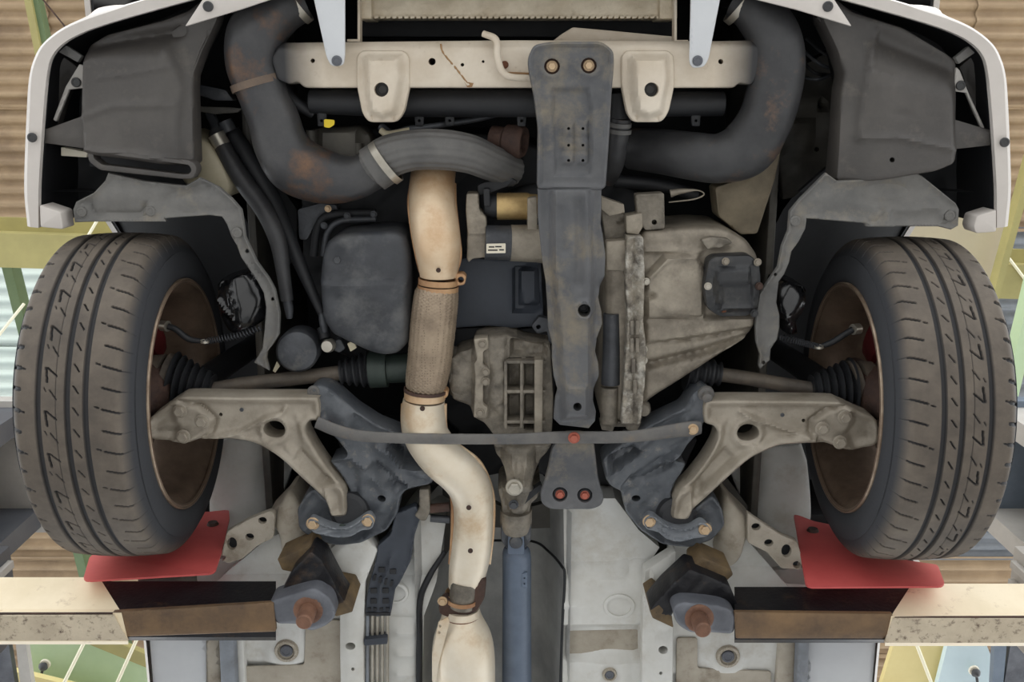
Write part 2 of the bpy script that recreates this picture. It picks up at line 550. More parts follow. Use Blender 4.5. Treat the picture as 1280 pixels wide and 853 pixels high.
GLOSS = M('gloss_black', (20, 20, 22), (12, 12, 14), 10, 0.2, bump=0.05, spec=0.8)
TANK = M('tank_plastic', (196, 186, 160), (170, 160, 134), 6, 0.5, bump=0.03)
COOLER = M('cooler_alloy', (212, 200, 178), (192, 178, 154), 20, 0.5, 0.2, bump=0.3, spots=(150, 136, 112), spot_scale=30, spot_at=0.66)
GREENP = M('green_joint', (60, 70, 63), (44, 53, 49), 14, 0.5, 0.2, bump=0.1)
YEL = M('yellow_tag', (236, 206, 40), None, 5, 0.5, bump=0)
LABELW = M('label_white', (226, 218, 198), None, 5, 0.5, bump=0)
LABELK = M('label_ink', (54, 50, 46), None, 5, 0.6, bump=0)
GOLD = M('solenoid_gold', (196, 168, 116), (150, 122, 82), 16, 0.4, 0.6, bump=0.1)
BARREL = M('rim_inner_brown', (134, 114, 97), (98, 82, 69), 9, 0.45, 0.35, bump=0.15, spots=(80, 62, 50), spot_scale=7, spot_at=0.58)
RIMLIP = M('rim_lip', (168, 150, 130), (128, 108, 90), 26, 0.4, 0.5, bump=0.1)
REDC = M('caliper_red', (122, 38, 42), (90, 28, 32), 10, 0.5, bump=0.05)
ARMW = M('lift_cream', (236, 220, 190), (220, 202, 168), 5, 0.5, bump=0.05, spots=(150, 116, 84), spot_scale=26, spot_at=0.66)
ARMS = M('lift_cream_speckled', (206, 192, 168), (182, 168, 146), 12, 0.6, bump=0.2, spots=(74, 52, 40), spot_scale=70, spot_at=0.60, spot_mix=0.95)
ARMK = M('lift_black_steel', (38, 37, 39), (24, 24, 28), 20, 0.4, 0.4, bump=0.2, spots=(92, 72, 54), spot_scale=18, spot_at=0.62)
ARMR = M('lift_brown_steel', (130, 104, 76), (90, 74, 60), 9, 0.5, 0.4, bump=0.15, spots=(72, 60, 54), spot_scale=12, spot_at=0.6)
PADB = M('pad_brown_rubber', (112, 92, 62), (78, 64, 46), 16, 0.75, bump=0.3)
GREYP = M('lift_grey_steel', (104, 106, 112), (80, 82, 88), 12, 0.45, 0.3, bump=0.15)
SEAM = M('seam_grey', (136, 142, 150), (110, 112, 116), 12, 0.6, bump=0.1)
ROOFM = M('roof_sheet', (172, 148, 118), (146, 124, 98), 3, 0.75, bump=0.1, spots=(120, 100, 80), spot_scale=2.5, spot_at=0.6)
ROOFG = M('roof_sheet_slate', (140, 144, 148), (112, 116, 122), 3, 0.7, bump=0.1)
BEIGE = M('girder_web_lit', (190, 178, 150), (176, 164, 138), 2, 0.6, bump=0.03)
OLIVE = M('beam_olive', (170, 160, 104), (150, 142, 92), 3, 0.6, bump=0.03)
LGREEN = M('beam_green', (188, 208, 170), (174, 196, 156), 3, 0.55, bump=0.03)
DGREEN = M('purlin_green', (110, 128, 92), (92, 112, 80), 3, 0.6, bump=0.03)
YELB = M('beam_yellow', (226, 210, 150), (216, 198, 136), 3, 0.55, bump=0.03)
PBLUE = M('plate_pale_blue', (206, 224, 228), (198, 216, 222), 3, 0.5, bump=0.02)
POSTM = M('post_charcoal', (82, 84, 88), (66, 68, 74), 5, 0.5, bump=0.05)
POSTL = M('post_light', (178, 174, 168), (160, 156, 150), 5, 0.55, bump=0.05)
POSTB = M('post_blue_grey', (112, 124, 138), (92, 104, 118), 5, 0.5, bump=0.05)
CORD = M('cord_white', (236, 230, 204), None, 5, 0.6, bump=0)
FLOORM = M('concrete', (148, 148, 148), (130, 131, 132), 1.2, 0.8, bump=0.1)

tr = bpy.data.materials.new('skylight_sheet'); tr.use_nodes = True
nt = tr.node_tree
for n in list(nt.nodes): nt.nodes.remove(n)
ou = nt.nodes.new('ShaderNodeOutputMaterial'); tl = nt.nodes.new('ShaderNodeBsdfTranslucent'); df = nt.nodes.new('ShaderNodeBsdfDiffuse'); mxs = nt.nodes.new('ShaderNodeMixShader')
tl.inputs['Color'].default_value = (0.46, 0.49, 0.47, 1); df.inputs['Color'].default_value = (0.8, 0.85, 0.86, 1)
mxs.inputs[0].default_value = 0.15
nt.links.new(tl.outputs[0], mxs.inputs[1]); nt.links.new(df.outputs[0], mxs.inputs[2]); nt.links.new(mxs.outputs[0], ou.inputs[0])
SKYL = tr

# ------------------------------------------------------------------ setting: floor, roof, steelwork
def structure(o):
    o['kind'] = 'structure'; return o
structure(block('floor', (-14, -14, -0.2), (14, 16, 0.0), FLOORM, None, bevel=0))

# corrugated roof, one sheet after another, some of them clear
RZ = 5.9
def sheet_mesh():
    L, Wd, pit, am = 1.70, 0.684, 0.076, 0.015
    ny = int(Wd / pit * 8) + 1
    verts = []; faces = []
    for k in range(2):
        for j in range(ny):
            y = Wd * j / (ny - 1) - Wd / 2
            z = am * math.cos(2 * math.pi * y / pit)
            verts.append((-L / 2, y, z + 0.006 * k)); verts.append((L / 2, y, z + 0.006 * k))
    n2 = ny * 2
    for k in range(2):
        for j in range(ny - 1):
            a = k * n2 + 2 * j
            faces.append((a, a + 1, a + 3, a + 2))
    me = bpy.data.meshes.new('corrugated_sheet'); me.from_pydata(verts, [], faces); me.shade_smooth()
    return me
SHEET = sheet_mesh()
roof = structure(block('ceiling', (-4.4, -2.6, RZ + 0.05), (-4.3, 7.2, RZ + 0.10), DGREEN, None, bevel=0))
for j in range(15):
    for i in range(5):
        x, y = -3.3 + 1.65 * i, -2.2 + 0.66 * j
        z = RZ + 0.012 * (i % 2) + 0.008 * (j % 2)
        clear = i == 0 and j in (5, 6)
        put(SHEET, 'corrugated_sheet', SKYL if clear else ROOFG if (i == 4 and j in (5, 6, 7)) else ROOFM, roof, (x, y, z))

def beam(name, a, b, w, h, mat, parent=None, kind='I', tf=0.02, up=(0, 0, 1)):
    """Steel section from a to b (world), w wide and h deep, standing up."""
    a, b = Vector(a), Vector(b)
    d = (b - a).normalized(); upv = Vector(up); sd = d.cross(upv).normalized(); upv = sd.cross(d)
    if kind == 'I':
        pr = [(-w/2, 0), (w/2, 0), (w/2, tf), (tf/2, tf), (tf/2, h-tf), (w/2, h-tf), (w/2, h), (-w/2, h), (-w/2, h-tf), (-tf/2, h-tf), (-tf/2, tf), (-w/2, tf)]
    elif kind == 'L':
        pr = [(0, 0), (w, 0), (w, tf), (tf, tf), (tf, h), (0, h)]
    elif kind == 'L-':
        pr = [(0, 0), (-w, 0), (-w, tf), (-tf, tf), (-tf, h), (0, h)]
    else:
        pr = [(-w/2, 0), (w/2, 0), (w/2, h), (-w/2, h)]
    return prism(name, [a + sd * x + upv * y for x, y in pr], b - a, mat, parent)

# main girder behind the wheels, seen on both sides of the car
g = beam('roof_girder', P(-260, 305, 4.7), P(1560, 362, 4.7), 0.16, 0.55, OLIVE)
tag(structure(g), 'olive steel girder crossing under the roof behind the front wheels')
for nm, a, b, w, h, m, lab in (
    ('rafter', P(18, -60, 5.3), P(52, 110, 5.3), 0.035, 0.10, OLIVE, 'lit face of the green upper left rafter, painted olive'),  # lit face of the rafter, the light put into its olive colour
    ('rafter', P(60, 520, 5.3), P(10, 318, 5.3), 0.05, 0.10, DGREEN, 'green steel angle rafter beside the clear roof sheets'),
    ('rafter', P(1296, 170, 4.5), P(1222, 440, 4.5), 0.03, 0.07, OLIVE, 'olive steel rafter at the right above the tyre'),
    ('rafter', P(1296, 330, 4.3), P(1250, 520, 4.3), 0.06, 0.08, LGREEN, 'pale green steel rafter at the far right edge'),
    ('rafter', P(175, 900, 5.2), P(150, 780, 5.2), 0.05, 0.10, DGREEN, 'dark green steel angle at the lower left')):
    tag(structure(beam(nm, a + (a - b) * 2, b, w, h, m, kind='L')), lab)

tag(structure(prism('lit_girder_web', [P(1090, 270, 4.6), P(1275, 270, 4.6), P(1228, 410, 4.6), P(1090, 410, 4.6)], (0, 0, 0.04), BEIGE)), 'beige plate painted as the lit girder web above the right tyre')  # bright stretch of the girder web, its light put into the beige
tag(structure(beam('rafter', P(26, -60, 5.32) + (P(26, -60, 5.32) - P(62, 110, 5.32)) * 2, P(62, 110, 5.32), 0.035, 0.10, DGREEN, kind='L')), 'unlit half of the upper left rafter, painted dark green')  # second copy of that rafter for its unlit side, in dark green
# lower left: green girder with a plate; lower right: yellow girder and pale plate
tag(structure(prism('girder_plate', [P(38, 790, 4.0), P(60, 772, 4.0), P(215, 832, 4.0), P(190, 930, 4.0), P(20, 880, 4.0)], (0, 0, 0.03), LGREEN)), 'pale green steel plate hanging at the lower left corner')
tag(structure(beam('girder_flange', P(70, 781, 3.96), P(230, 846, 3.96), 0.06, 0.03, OLIVE, kind='box')), 'olive flange along the pale green plate')
tag(structure(prism('girder_flange', [P(10, 838, 3.9), P(150, 872, 3.9), P(150, 930, 3.9), P(0, 930, 3.9)], (0, 0, 0.03), YELB)), 'yellow flange at the lower left corner')
tag(structure(prism('girder_plate', [P(1122, 790, 4.05), P(1190, 790, 4.05), P(1160, 910, 4.05), P(1085, 910, 4.05)], (0, 0, 0.03), YELB)), 'yellow steel plate at the lower right')
tag(structure(prism('girder_plate', [P(1190, 785, 4.0), P(1224, 785, 4.0), P(1243, 830, 4.0), P(1238, 910, 4.0), P(1158, 910, 4.0)], (0, 0, 0.03), PBLUE)), 'pale blue steel plate at the lower right corner')
tag(structure(prism('girder_plate', [P(1244, 790, 3.7), P(1260, 790, 3.7), P(1250, 900, 3.7), P(1238, 900, 3.7)], (0, 0, 0.03), POSTB)), 'narrow blue grey plate at the lower right')
tag(structure(prism('girder_plate', [P(1266, 790, 3.7), P(1330, 790, 3.7), P(1330, 900, 3.7), P(1248, 900, 3.7)], (0, 0, 0.03), GREYP)), 'wide blue grey plate in the lower right corner')
tag(structure(prism('girder_plate', [P(-40, 790, 3.7), P(8, 790, 3.7), P(26, 900, 3.7), P(-40, 900, 3.7)], (0, 0, 0.03), GREYP)), 'grey plate in the lower left corner')
tag(structure(prism('girder_plate', [P(18, 790, 3.7), P(30, 790, 3.7), P(46, 900, 3.7), P(30, 900, 3.7)], (0, 0, 0.03), POSTL)), 'narrow beige plate in the lower left corner')
def knob_rod(px, py, q, Z, lab):
    t = thing('pull_rod', lab, 'rod', P(px, py, Z), 'pull rods at the lower corners')
    c = P(px, py, Z)
    lathe('knob', (c.x, c.y, c.z - 0.024), (0, 0, 1), [(-0.02, 0.004), (-0.012, 0.014), (0.0, 0.02), (0.012, 0.014), (0.02, 0.004)], CLIPM, t)
    lathe('collar', (c.x, c.y, c.z - 0.004), (0, 0, 1), [(-0.004, 0.020), (0, 0.023), (0.004, 0.023)], LABELW, t)
    e = P(q[0], q[1], Z - 0.03)
    sweep('rod', [(c.x, c.y, c.z - 0.024, 0.006), (e.x, e.y, e.z, 0.006)], CLIPM, t, n=10, sub=1, world=True)
knob_rod(57, 830, (44, 880), 3.98, 'black ball-ended rod in front of the pale green plate')
knob_rod(1217, 838, (1226, 880), 3.98, 'black ball-ended rod in front of the pale blue plate')
for a, b, Z, m, lab in (
    ((122, 770), (62, 890), 3.7, CORD, 'pale cord crossing the green plate, nearer its knob'),
    ((182, 775), (128, 895), 3.7, CORD, 'pale cord crossing the green plate, beside the white sill'),
    ((126, 268), (60, 380), 4.694, CORD, 'pale cord running from the left bumper corner past the tyre'),
    ((154, 262), (176, 320), 4.694, CORD, 'short pale cord above the left tyre'),
    ((1168, 262), (1146, 330), 4.694, CORD, 'short pale cord above the right tyre'),
    ((1230, 282), (1300, 374), 4.694, CORD, 'pale cord running from the right bumper corner to the edge'),
    ((1138, 786), (1178, 890), 3.7, CORD, 'thin cord crossing the yellow plate'),
    ((30, 380), (-10, 430), 4.6, CORD, 'thin cord in front of the clear roof sheets'),
    ((46, -10), (90, 44), 5.2, RUSTD, 'thin dark cord under the roof at the upper left')):
    p, q = P(*a, Z), P(*b, Z)
    r = 0.007 if m is CORD else 0.004
    d = (q - p) * 0.4
    tag(sweep('cord', [(*(p), r), (*(q), r)], m, None, n=8, sub=1, world=True), lab, 'cord', 'cords under the roof')

# lift posts
POSTS = {}
for sx, nm in ((-1, 'left'), (1, 'right')):
    t = POSTS[sx] = thing('lift_post', 'charcoal lift post whose cream swing arm runs under the left tyre' if sx < 0 else 'beige lift post whose cream swing arm runs under the right tyre', 'lift post', (sx * 1.65, 1.15, 0), 'posts of the two-post lift')
    x0 = sx * 1.43
    body = POSTM if sx < 0 else POSTL
    pl = [(x0, 0.92), (x0 + sx * 0.3, 0.92), (x0 + sx * 0.3, 1.3), (x0, 1.3), (x0, 1.24), (x0 + sx * 0.24, 1.24), (x0 + sx * 0.24, 0.98), (x0, 0.98)]
    prism('column', [(x, y, 0.03) for x, y in pl], (0, 0, 3.1), body, t)
    block('base_plate', (min(x0, x0 + sx * 0.45), 0.8, 0.0), (max(x0, x0 + sx * 0.45), 1.45, 0.03), POSTB, t)
    block('cap', (min(x0 - sx * 0.02, x0 + sx * 0.32), 0.90, 3.13), (max(x0 - sx * 0.02, x0 + sx * 0.32), 1.32, 3.18), POSTL if sx < 0 else POSTB, t)
    block('carriage', (min(x0, x0 - sx * 0.17), 1.12, 1.72), (max(x0, x0 - sx * 0.17), 1.36, 2.62), POSTM if sx < 0 else POSTL, t)
    for k in range(4):
        block('rib', (min(x0 - sx * 0.17, x0 - sx * 0.185), 1.15 + 0.05 * k, 1.9), (max(x0 - sx * 0.17, x0 - sx * 0.185), 1.17 + 0.05 * k, 2.6), POSTL, t, bevel=0.002)
# ------------------------------------------------------------------ the car
car = thing('car', 'white car raised on a two-post lift, its underside in full view', 'car', (0, 0.6, 1.9))

# ---- body shell (closes the car against the light from above)
def strip_box(name, x0, x1, y0, y1, z0, z1, m, label=None):
    return block(name, (x0, y0, z0), (x1, y1, z1), m, car, label, bevel=0.01)
z = ZC
strip_box('hood', -0.84, 0.84, -0.36, 1.2, z + 2.62, z + 2.66, WHITE)
strip_box('hood_dark_sheet', -0.84, 0.84, -0.34, 1.0, z + 2.60, z + 2.618, BAY)  # black sheet added under the hood to darken the bay
strip_box('bay_light_block', -0.84, 0.84, -0.22, -0.19, z + 2.08, z + 2.61, BAY)  # unseen panel added to keep light from the front out of the bay
strip_box('roof', -0.80, 0.80, 1.2, 4.3, z + 3.2, z + 3.25, WHITE)
strip_box('firewall', -0.80, 0.80, 0.98, 1.02, z + 2.24, z + 3.2, BAY)
strip_box('rear_panel', -0.82, 0.82, 4.25, 4.3, z + 2.0, z + 3.2, WHITE)
strip_box('rear_floor', -0.80, 0.80, 2.0, 4.3, z + 1.985, z + 2.01, UNDER)
for sx in (-1, 1):
    yw, zw, R = 0.60, 1.964 + z, 0.395
    ol = []
    for k in range(0, 19):
        a = math.pi * 0.84 - math.pi * 0.84 * k / 18
        ol.append((sx * 0.88, yw + R * math.cos(a), max(zw + R * math.sin(a), z + 1.94)))
    ol += [(sx * 0.86, 1.03, z + 1.96), (sx * 0.86, 1.03, z + 2.64), (sx * 0.84, -0.24, z + 2.62), (sx * 0.86, -0.24, z + 2.20), (sx * 0.86, 0.2, z + 2.2)]
    prism('fender', [(sx * 0.875, q[1], q[2]) for q in ol], (-sx * 0.012, 0, 0), WHITE, car, angle=20)
    prism('fender_lining', [(sx * 0.862, q[1], q[2] + 0.004) for q in ol], (-sx * 0.004, 0, 0), LINER, car, angle=20)
    loft('door_side', [[(sx * 0.775, y, z + 1.95), (sx * 0.80, y, z + 2.0), (sx * 0.86, y, z + 2.2), (sx * 0.865, y, z + 2.6), (sx * 0.80, y, z + 3.22)] for y in (1.03, 2.6, 4.28)], WHITE, car)
    # wheel arch liner
    rings = []
    for k in range(0, 17):
        a = math.pi * (1.02 - 0.78 * k / 16)
        y, zz = yw + (R + 0.012) * math.cos(a), zw + (R + 0.012) * math.sin(a)
        rings.append([(sx * 0.87, y, zz), (sx * 0.70, y, zz + 0.01), (sx * 0.60, y, zz + 0.004), (sx * 0.57, y, zz - 0.02)])
    loft('wheel_arch_liner', rings, LINER, car)
    strip_box('inner_fender', min(sx * 0.53, sx * 0.55), max(sx * 0.53, sx * 0.55), -0.3, 1.0, z + 2.12, z + 2.63, BAYB)

# ---- front bumper
OUT = [(31, 283), (27, 240), (28, 190), (30, 140), (33, 100), (39, 75), (50, 55), (74, 35), (105, 20), (140, 9), (180, -2), (240, -16), (330, -32), (450, -42), (640, -46)]
INN = [(48, 285), (48, 240), (50, 200), (54, 140), (59, 90), (66, 68), (82, 52), (105, 40), (130, 31), (170, 19), (235, 1), (262, -6), (340, -12), (450, -20), (640, -24)]
ZB = 1.877
def mirror(pts, c=1294.0): return [(c - p[0],) + tuple(p[1:]) for p in pts][::-1]
Oc = catmull(OUT + mirror(OUT)[1:], 5); Ic = catmull(INN + mirror(INN)[1:], 5)
rows = []; rowi = []
for k, (o, i) in enumerate(zip(Oc, Ic)):
    po, pi = P(o[0], o[1], ZB), P(i[0], i[1], ZB + 0.004)
    ou = (po - pi); ou.z = 0; ou.normalize()
    f = sstep(np.array([(min(k, len(Oc) - 1 - k) - 36) / 6.0]))[0]     # bulges outwards towards the front
    rows.append([pi + Vector((0, 0, 0.012)), pi, po - ou * 0.010, po - ou * 0.003 + Vector((0, 0, 0.004)), po + Vector((0, 0, 0.014)),
                 po + ou * (0.004 + 0.03 * f) + Vector((0, 0, 0.10)), po + ou * (0.0 + 0.045 * f) + Vector((0, 0, 0.20)), po + ou * (-0.01 + 0.03 * f) + Vector((0, 0, 0.34)),
                 po - ou * 0.02 + Vector((0, 0, 0.34)), po - ou * 0.012 + Vector((0, 0, 0.06)), pi + ou * 0.004 + Vector((0, 0, 0.016))])
    rowi.append([pi + Vector((0, 0, 0.013)), pi + ou * 0.003 + Vector((0, 0, 0.017)), po - ou * 0.016 + Vector((0, 0, 0.06)), po - ou * 0.03 + Vector((0, 0, 0.335)), po - ou * 0.034 + Vector((0, 0, 0.335)), po - ou * 0.02 + Vector((0, 0, 0.055))])
bumper = loft('bumper', rows, WHITE, car, 'white front bumper with a narrow lower lip', closed=True)
loft('inner_skin', rowi, LINER, bumper, closed=True)
# return flanges of the bumper lip with a push clip each
relief('flange', rc([(231, 33), (254, -2), (352, -14), (345, -3), (300, 12)], 2), ZB - 0.004, 0.006, WHITE, bumper, rnd=1)
relief('flange', rc([(1065, 33), (1042, -2), (944, -14), (940, -2), (996, 12)], 2), ZB - 0.004, 0.006, WHITE, bumper, rnd=1)
for x, y, r in ((260, 8, 6.5), (1035, 8, 6.5), (40, 172, 6), (1256, 178, 6)):
    clip(x, y, ZB - 0.006, r, CLIPM, bumper)
# rear corner pieces
relief('corner_piece', rc([(49, 256), (76, 265), (79, 287), (50, 284)], 3), ZB + 0.002, 0.05, WHITE, bumper, rnd=2)
relief('corner_piece', rc([(1246, 262), (1221, 270), (1217, 284), (1220, 292), (1246, 290)], 3), ZB + 0.002, 0.05, WHITE, bumper, rnd=2)
# black liner closing the bumper corners above the ducts
for s, ps in ((-1, [(50, 258), (50, 200), (56, 110), (66, 70), (110, 40), (236, 0), (290, 10), (262, 60), (240, 110), (246, 200), (250, 235), (160, 262), (92, 262)]),
              (1, [(1245, 262), (1245, 200), (1238, 110), (1224, 66), (1184, 40), (1058, 0), (1010, 10), (1036, 60), (1046, 110), (1040, 205), (1000, 240), (1130, 262), (1200, 268)])):
    relief('bumper_liner', ps, 2.06, 0.02, LINER, car, [('noise', 0.01, 30)], step=10, rnd=0)
# bumper inner ribs
for pl in ([(54, 236), (62, 190), (58, 140), (64, 100), (82, 72), (96, 84), (80, 130), (66, 180), (62, 236)],
           [(1243, 240), (1234, 190), (1238, 140), (1231, 100), (1212, 72), (1200, 84), (1216, 130), (1230, 180), (1236, 236)]):
    relief('bumper_rib', pl, 1.97, 0.02, GUARD if False else DUCT, car, [('ridge', pl[:5], 0.008, 4)], step=7, rnd=1)
for pl in ([(73, 65), (82, 57), (102, 70), (97, 78)], [(1219, 66), (1211, 58), (1194, 72), (1199, 80)]):
    relief('bumper_tab', rc(pl, 1), 1.91, 0.012, GUARD, car, rnd=1)
for pl, cx, cy in (([(99, 80), (104, 82), (105, 110), (86, 112), (70, 152), (66, 150), (82, 108)], 95, 103), ([(1196, 84), (1200, 88), (1211, 116), (1231, 160), (1227, 160), (1208, 116), (1192, 114)], 1201, 107)):
    b = relief('clip_bracket', rc(pl, 1), 1.915, 0.008, POSTL, car, rnd=1)
    clip(cx, cy, 1.912, 6, CLIPM, b)
# number of small shiny things seen inside the left corner
relief('connector', rc([(76, 184), (110, 190), (108, 197), (76, 195)], 1), 1.95, 0.02, LABELW, car, rnd=1, label='white connector beside the left brake duct')

# ---- brake ducts
dl = rc([(103, 60), (130, 42), (200, 24), (232, 12), (250, -2), (272, 0), (270, 24), (252, 62), (241, 92), (240, 110), (242, 170), (243, 204), (238, 208), (120, 192), (113, 186), (108, 150), (104, 110)], 5)
def duct_l(x, y):
    g = 0.035 * sstep((238 - x) / 34.0) * sstep((x - 100) / 14.0) * sstep((y - 40) / 40.0)
    return g - 0.012 * sstep((190 - y) / 150.0) + 0.004 * np.sin(x / 16.0) * sstep((y - 150) / 40)
duct = relief('brake_duct', dl, 1.92, 0.05, DUCT, car, [('fn', duct_l), ('ridge', [(216, 84), (160, 94), (130, 98)], 0.003, 3), ('ridge', [(112, 146), (150, 132), (220, 131)], 0.004, 4), ('ridge', [(104, 62), (170, 48), (222, 38)], -0.012, 7), ('ridge', [(206, 60), (218, 84), (226, 110), (222, 160), (226, 196)], 0.006, 6), ('ridge', [(112, 80), (114, 140), (120, 184)], 0.006, 4), ('ridge', [(118, 186), (180, 192), (236, 202)], 0.006, 3)], step=3.5, rnd=5, label='dark grey plastic brake duct with an open slot mouth')
# slot mouth open towards the rear
relief('duct_mouth', rc([(108, 184), (242, 202), (247, 212), (241, 224), (226, 224), (124, 213), (110, 202)], 5), 1.882, 0.03, DUCT, duct, holes=[rc([(116, 190), (236, 206), (240, 213), (236, 218), (226, 218), (127, 206), (117, 198)], 3)], rnd=2.5)
relief('throat_shade_plate', [(110, 184), (242, 200), (244, 222), (112, 208)], 1.985, 0.02, LINER, duct, rnd=0)  # black plate stands in for the shade inside the duct
relief('duct_fin', [(53, 163), (106, 144), (113, 187), (56, 179)], 1.90, 0.012, DUCT, duct, [('ridge', [(53, 165), (108, 172)], 0.004, 6)], step=7, rnd=1)
relief('duct_fin', [(240, 96), (252, 62), (264, 38), (272, 22), (262, 14), (226, 30), (214, 40), (220, 66), (232, 84)], 1.935, 0.02, DUCT, duct, [('ridge', [(240, 96), (262, 42)], 0.006, 6)], step=7, rnd=2)
dr = rc([(1043, 226), (1048, 170), (1052, 110), (1056, 92), (1046, 62), (1028, 24), (1028, 0), (1046, -2), (1066, 14), (1130, 34), (1184, 66), (1197, 76), (1196, 110), (1190, 186), (1184, 202), (1160, 212), (1100, 222), (1056, 228)], 6)
def duct_r(x, y):
    return 0.035 * sstep((x - 1052) / 44.0) * sstep((1200 - x) / 22.0) * sstep((y - 40 - (x - 1060) * 0.25) / 60.0) + 0.008 * sstep((y - 140) / 70.0)
duct2 = relief('brake_duct', dr, 1.92, 0.06, DUCT, car, [('fn', duct_r), ('ridge', [(1096, 40), (1082, 84), (1076, 120), (1070, 170)], 0.008, 5), ('ridge', [(1070, 172), (1110, 170), (1184, 186)], 0.006, 4), ('ridge', [(1082, 88), (1110, 96)], 0.003, 3), ('ridge', [(1100, 46), (1180, 84)], -0.010, 12), ('bump', 1120, 142, 20, 8, -0.003)],
              holes=[ell(1105, 198, 3.2)], step=3.5, rnd=5, label='grey plastic brake duct with a closed rounded end')
relief('duct_fin', [(1189, 148), (1245, 165), (1245, 181), (1182, 188)], 1.90, 0.012, DUCT, duct2, [('ridge', [(1186, 170), (1245, 168)], 0.004, 6)], step=7, rnd=1)
relief('duct_fin', [(1056, 94), (1046, 62), (1032, 38), (1022, 22), (1034, 10), (1068, 30), (1094, 40), (1088, 62), (1072, 86)], 1.935, 0.02, DUCT, duct2, [('ridge', [(1056, 94), (1030, 40)], 0.006, 6)], step=7, rnd=2)

# ---- splash guards below the bumper corners
gl = [(92, 262), (96, 252), (118, 241), (132, 226), (136, 216), (180, 226), (232, 232), (250, 222), (274, 234), (290, 248), (302, 262), (305, 280), (307, 296), (322, 328), (336, 347), (344, 362), (350, 392), (349, 418), (341, 431), (334, 440), (333, 448), (337, 463), (318, 453), (328, 436), (331, 412), (333, 384), (330, 366), (322, 351), (313, 338), (302, 322), (296, 306), (290, 296), (284, 280), (278, 271), (262, 269), (206, 273), (208, 277), (120, 277), (94, 278)]
guard = relief('splash_guard', gl, lambda x, y: 1.90 + 0.0002 * max(0, y - 280), 0.008, GUARD, car,
    [('ridge', [(112, 254), (118, 268), (176, 267), (182, 256)], -0.006, 3), ('ring', 102, 265, 6, 0.004, 2), ('ring', 188, 264, 6, 0.004, 2), ('edge', 0.004, 2, 3), ('bump', 150, 244, 44, 20, 0.006), ('bump', 250, 250, 44, 20, 0.006), ('ridge', [(205, 250), (230, 236), (262, 232)], -0.006, 6)],
    holes=[ell(309, 314, 2.6), ell(341, 374, 2.4)], step=4, rnd=1.5, label='grey left splash guard with a long curved tail')
for x, y in ((102, 265), (188, 264), (296, 291)):
    clip(x, y, 1.897, 6.5, GUARD, guard)
gr = [(987, 264), (1000, 248), (1016, 232), (1032, 216), (1046, 226), (1090, 224), (1140, 214), (1152, 220), (1194, 254), (1198, 262), (1197, 282), (1188, 287), (1172, 283), (1082, 283), (1081, 279), (1008, 273), (1006, 286), (998, 302), (989, 314), (986, 328), (980, 342), (973, 352), (970, 378), (974, 394), (974, 408), (971, 424), (963, 436), (962, 450), (950, 461), (948, 457), (950, 444), (945, 428), (944, 408), (946, 388), (949, 368), (962, 348), (972, 334), (977, 308), (985, 288)]
guard2 = relief('splash_guard', gr, lambda x, y: 1.90 + 0.0002 * max(0, y - 280), 0.008, GUARD, car,
    [('plat', [(1084, 284), (1092, 262), (1112, 260), (1116, 284)], 0.006, 3), ('ring', 1101, 271, 6, 0.004, 2), ('ring', 1186, 270, 8, 0.005, 2), ('edge', 0.004, 2, 3), ('bump', 1110, 240, 60, 22, -0.014), ('ridge', [(1124, 262), (1175, 260)], 0.004, 4), ('bump', 1020, 250, 26, 26, 0.006)],
    holes=[ell(969, 343, 2.4), ell(954, 453, 2.2)], step=4, rnd=1.5, label='grey right splash guard with a narrow twisted tail')
for x, y in ((1101, 271), (1187, 270), (994, 276)):
    clip(x, y, 1.896, 6.5, GUARD, guard2)

# ---- intercooler, struts, upper front parts
cool = relief('intercooler', rc([(452, 22), (452, -40), (842, -40), (842, 22)], 2), 1.99, 0.10, COOLER, car, [('noise', 0.002, 9)], step=8, rnd=2, label='cream alloy intercooler at the top edge')
for x0, x1 in ((447, 465), (824, 847)):
    relief('end_tank', rc([(x0, 24), (x0, -40), (x1, -40), (x1, 24)], 3), 1.975, 0.10, COOLER, cool, rnd=3)
for k in range(48):
    x = 468 + k * 7.5
    relief('fin', [(x, 23.2), (x, 20), (x + 5, 20), (x + 5, 22.6)], 1.985, 0.05, COOLER, cool, rnd=0)
for pl in ([(447, -40), (450, -40), (450, 52), (434, 52), (434, 49), (447, 49)], [(846, -40), (843, -40), (843, 53), (860, 53), (860, 50), (846, 50)]):
    relief('cooler_bracket', pl, 1.95, 0.03, CREAM, car, rnd=0)
for pl, b in (([(389, -14), (431, -14), (431, 70), (429, 82), (414, 83), (408, 72)], (421, 76)), ([(864, -14), (903, -14), (886, 74), (880, 84), (866, 85), (862, 78)], (872, 76))):
    s = relief('bumper_strut', rc(pl, 5), 1.885, 0.006, SILLW, car, [('edge', -0.001, 2, 2)], step=8, rnd=1.5)
    clip(b[0], b[1], 1.884, 6.5, GREYP, s)

# ---- radiator support crossmember
cm = rc([(338, 74), (346, 56), (352, 53), (640, 50), (900, 51), (948, 50), (956, 66), (953, 88), (940, 107), (924, 104), (918, 110), (700, 110), (380, 110), (372, 102), (362, 106), (346, 100)], 5)
CROSSM = M('crossmember_paint', (214, 203, 186), (194, 180, 160), 9, 0.45, bump=0.05, spots=(126, 98, 66), spot_scale=22, spot_at=0.66)
nt = CROSSM.node_tree; N, L = nt.nodes, nt.links       # the black overspray left on both painted ends
bs = N['Principled BSDF']; src = bs.inputs['Base Color'].links[0].from_socket
tc = N.new('ShaderNodeTexCoord'); sx_ = N.new('ShaderNodeSeparateXYZ'); ab = N.new('ShaderNodeMath'); ab.operation = 'ABSOLUTE'; mr = N.new('ShaderNodeMapRange')
ad = N.new('ShaderNodeMath'); ad.operation = 'ADD'; ad.inputs[1].default_value = -0.012
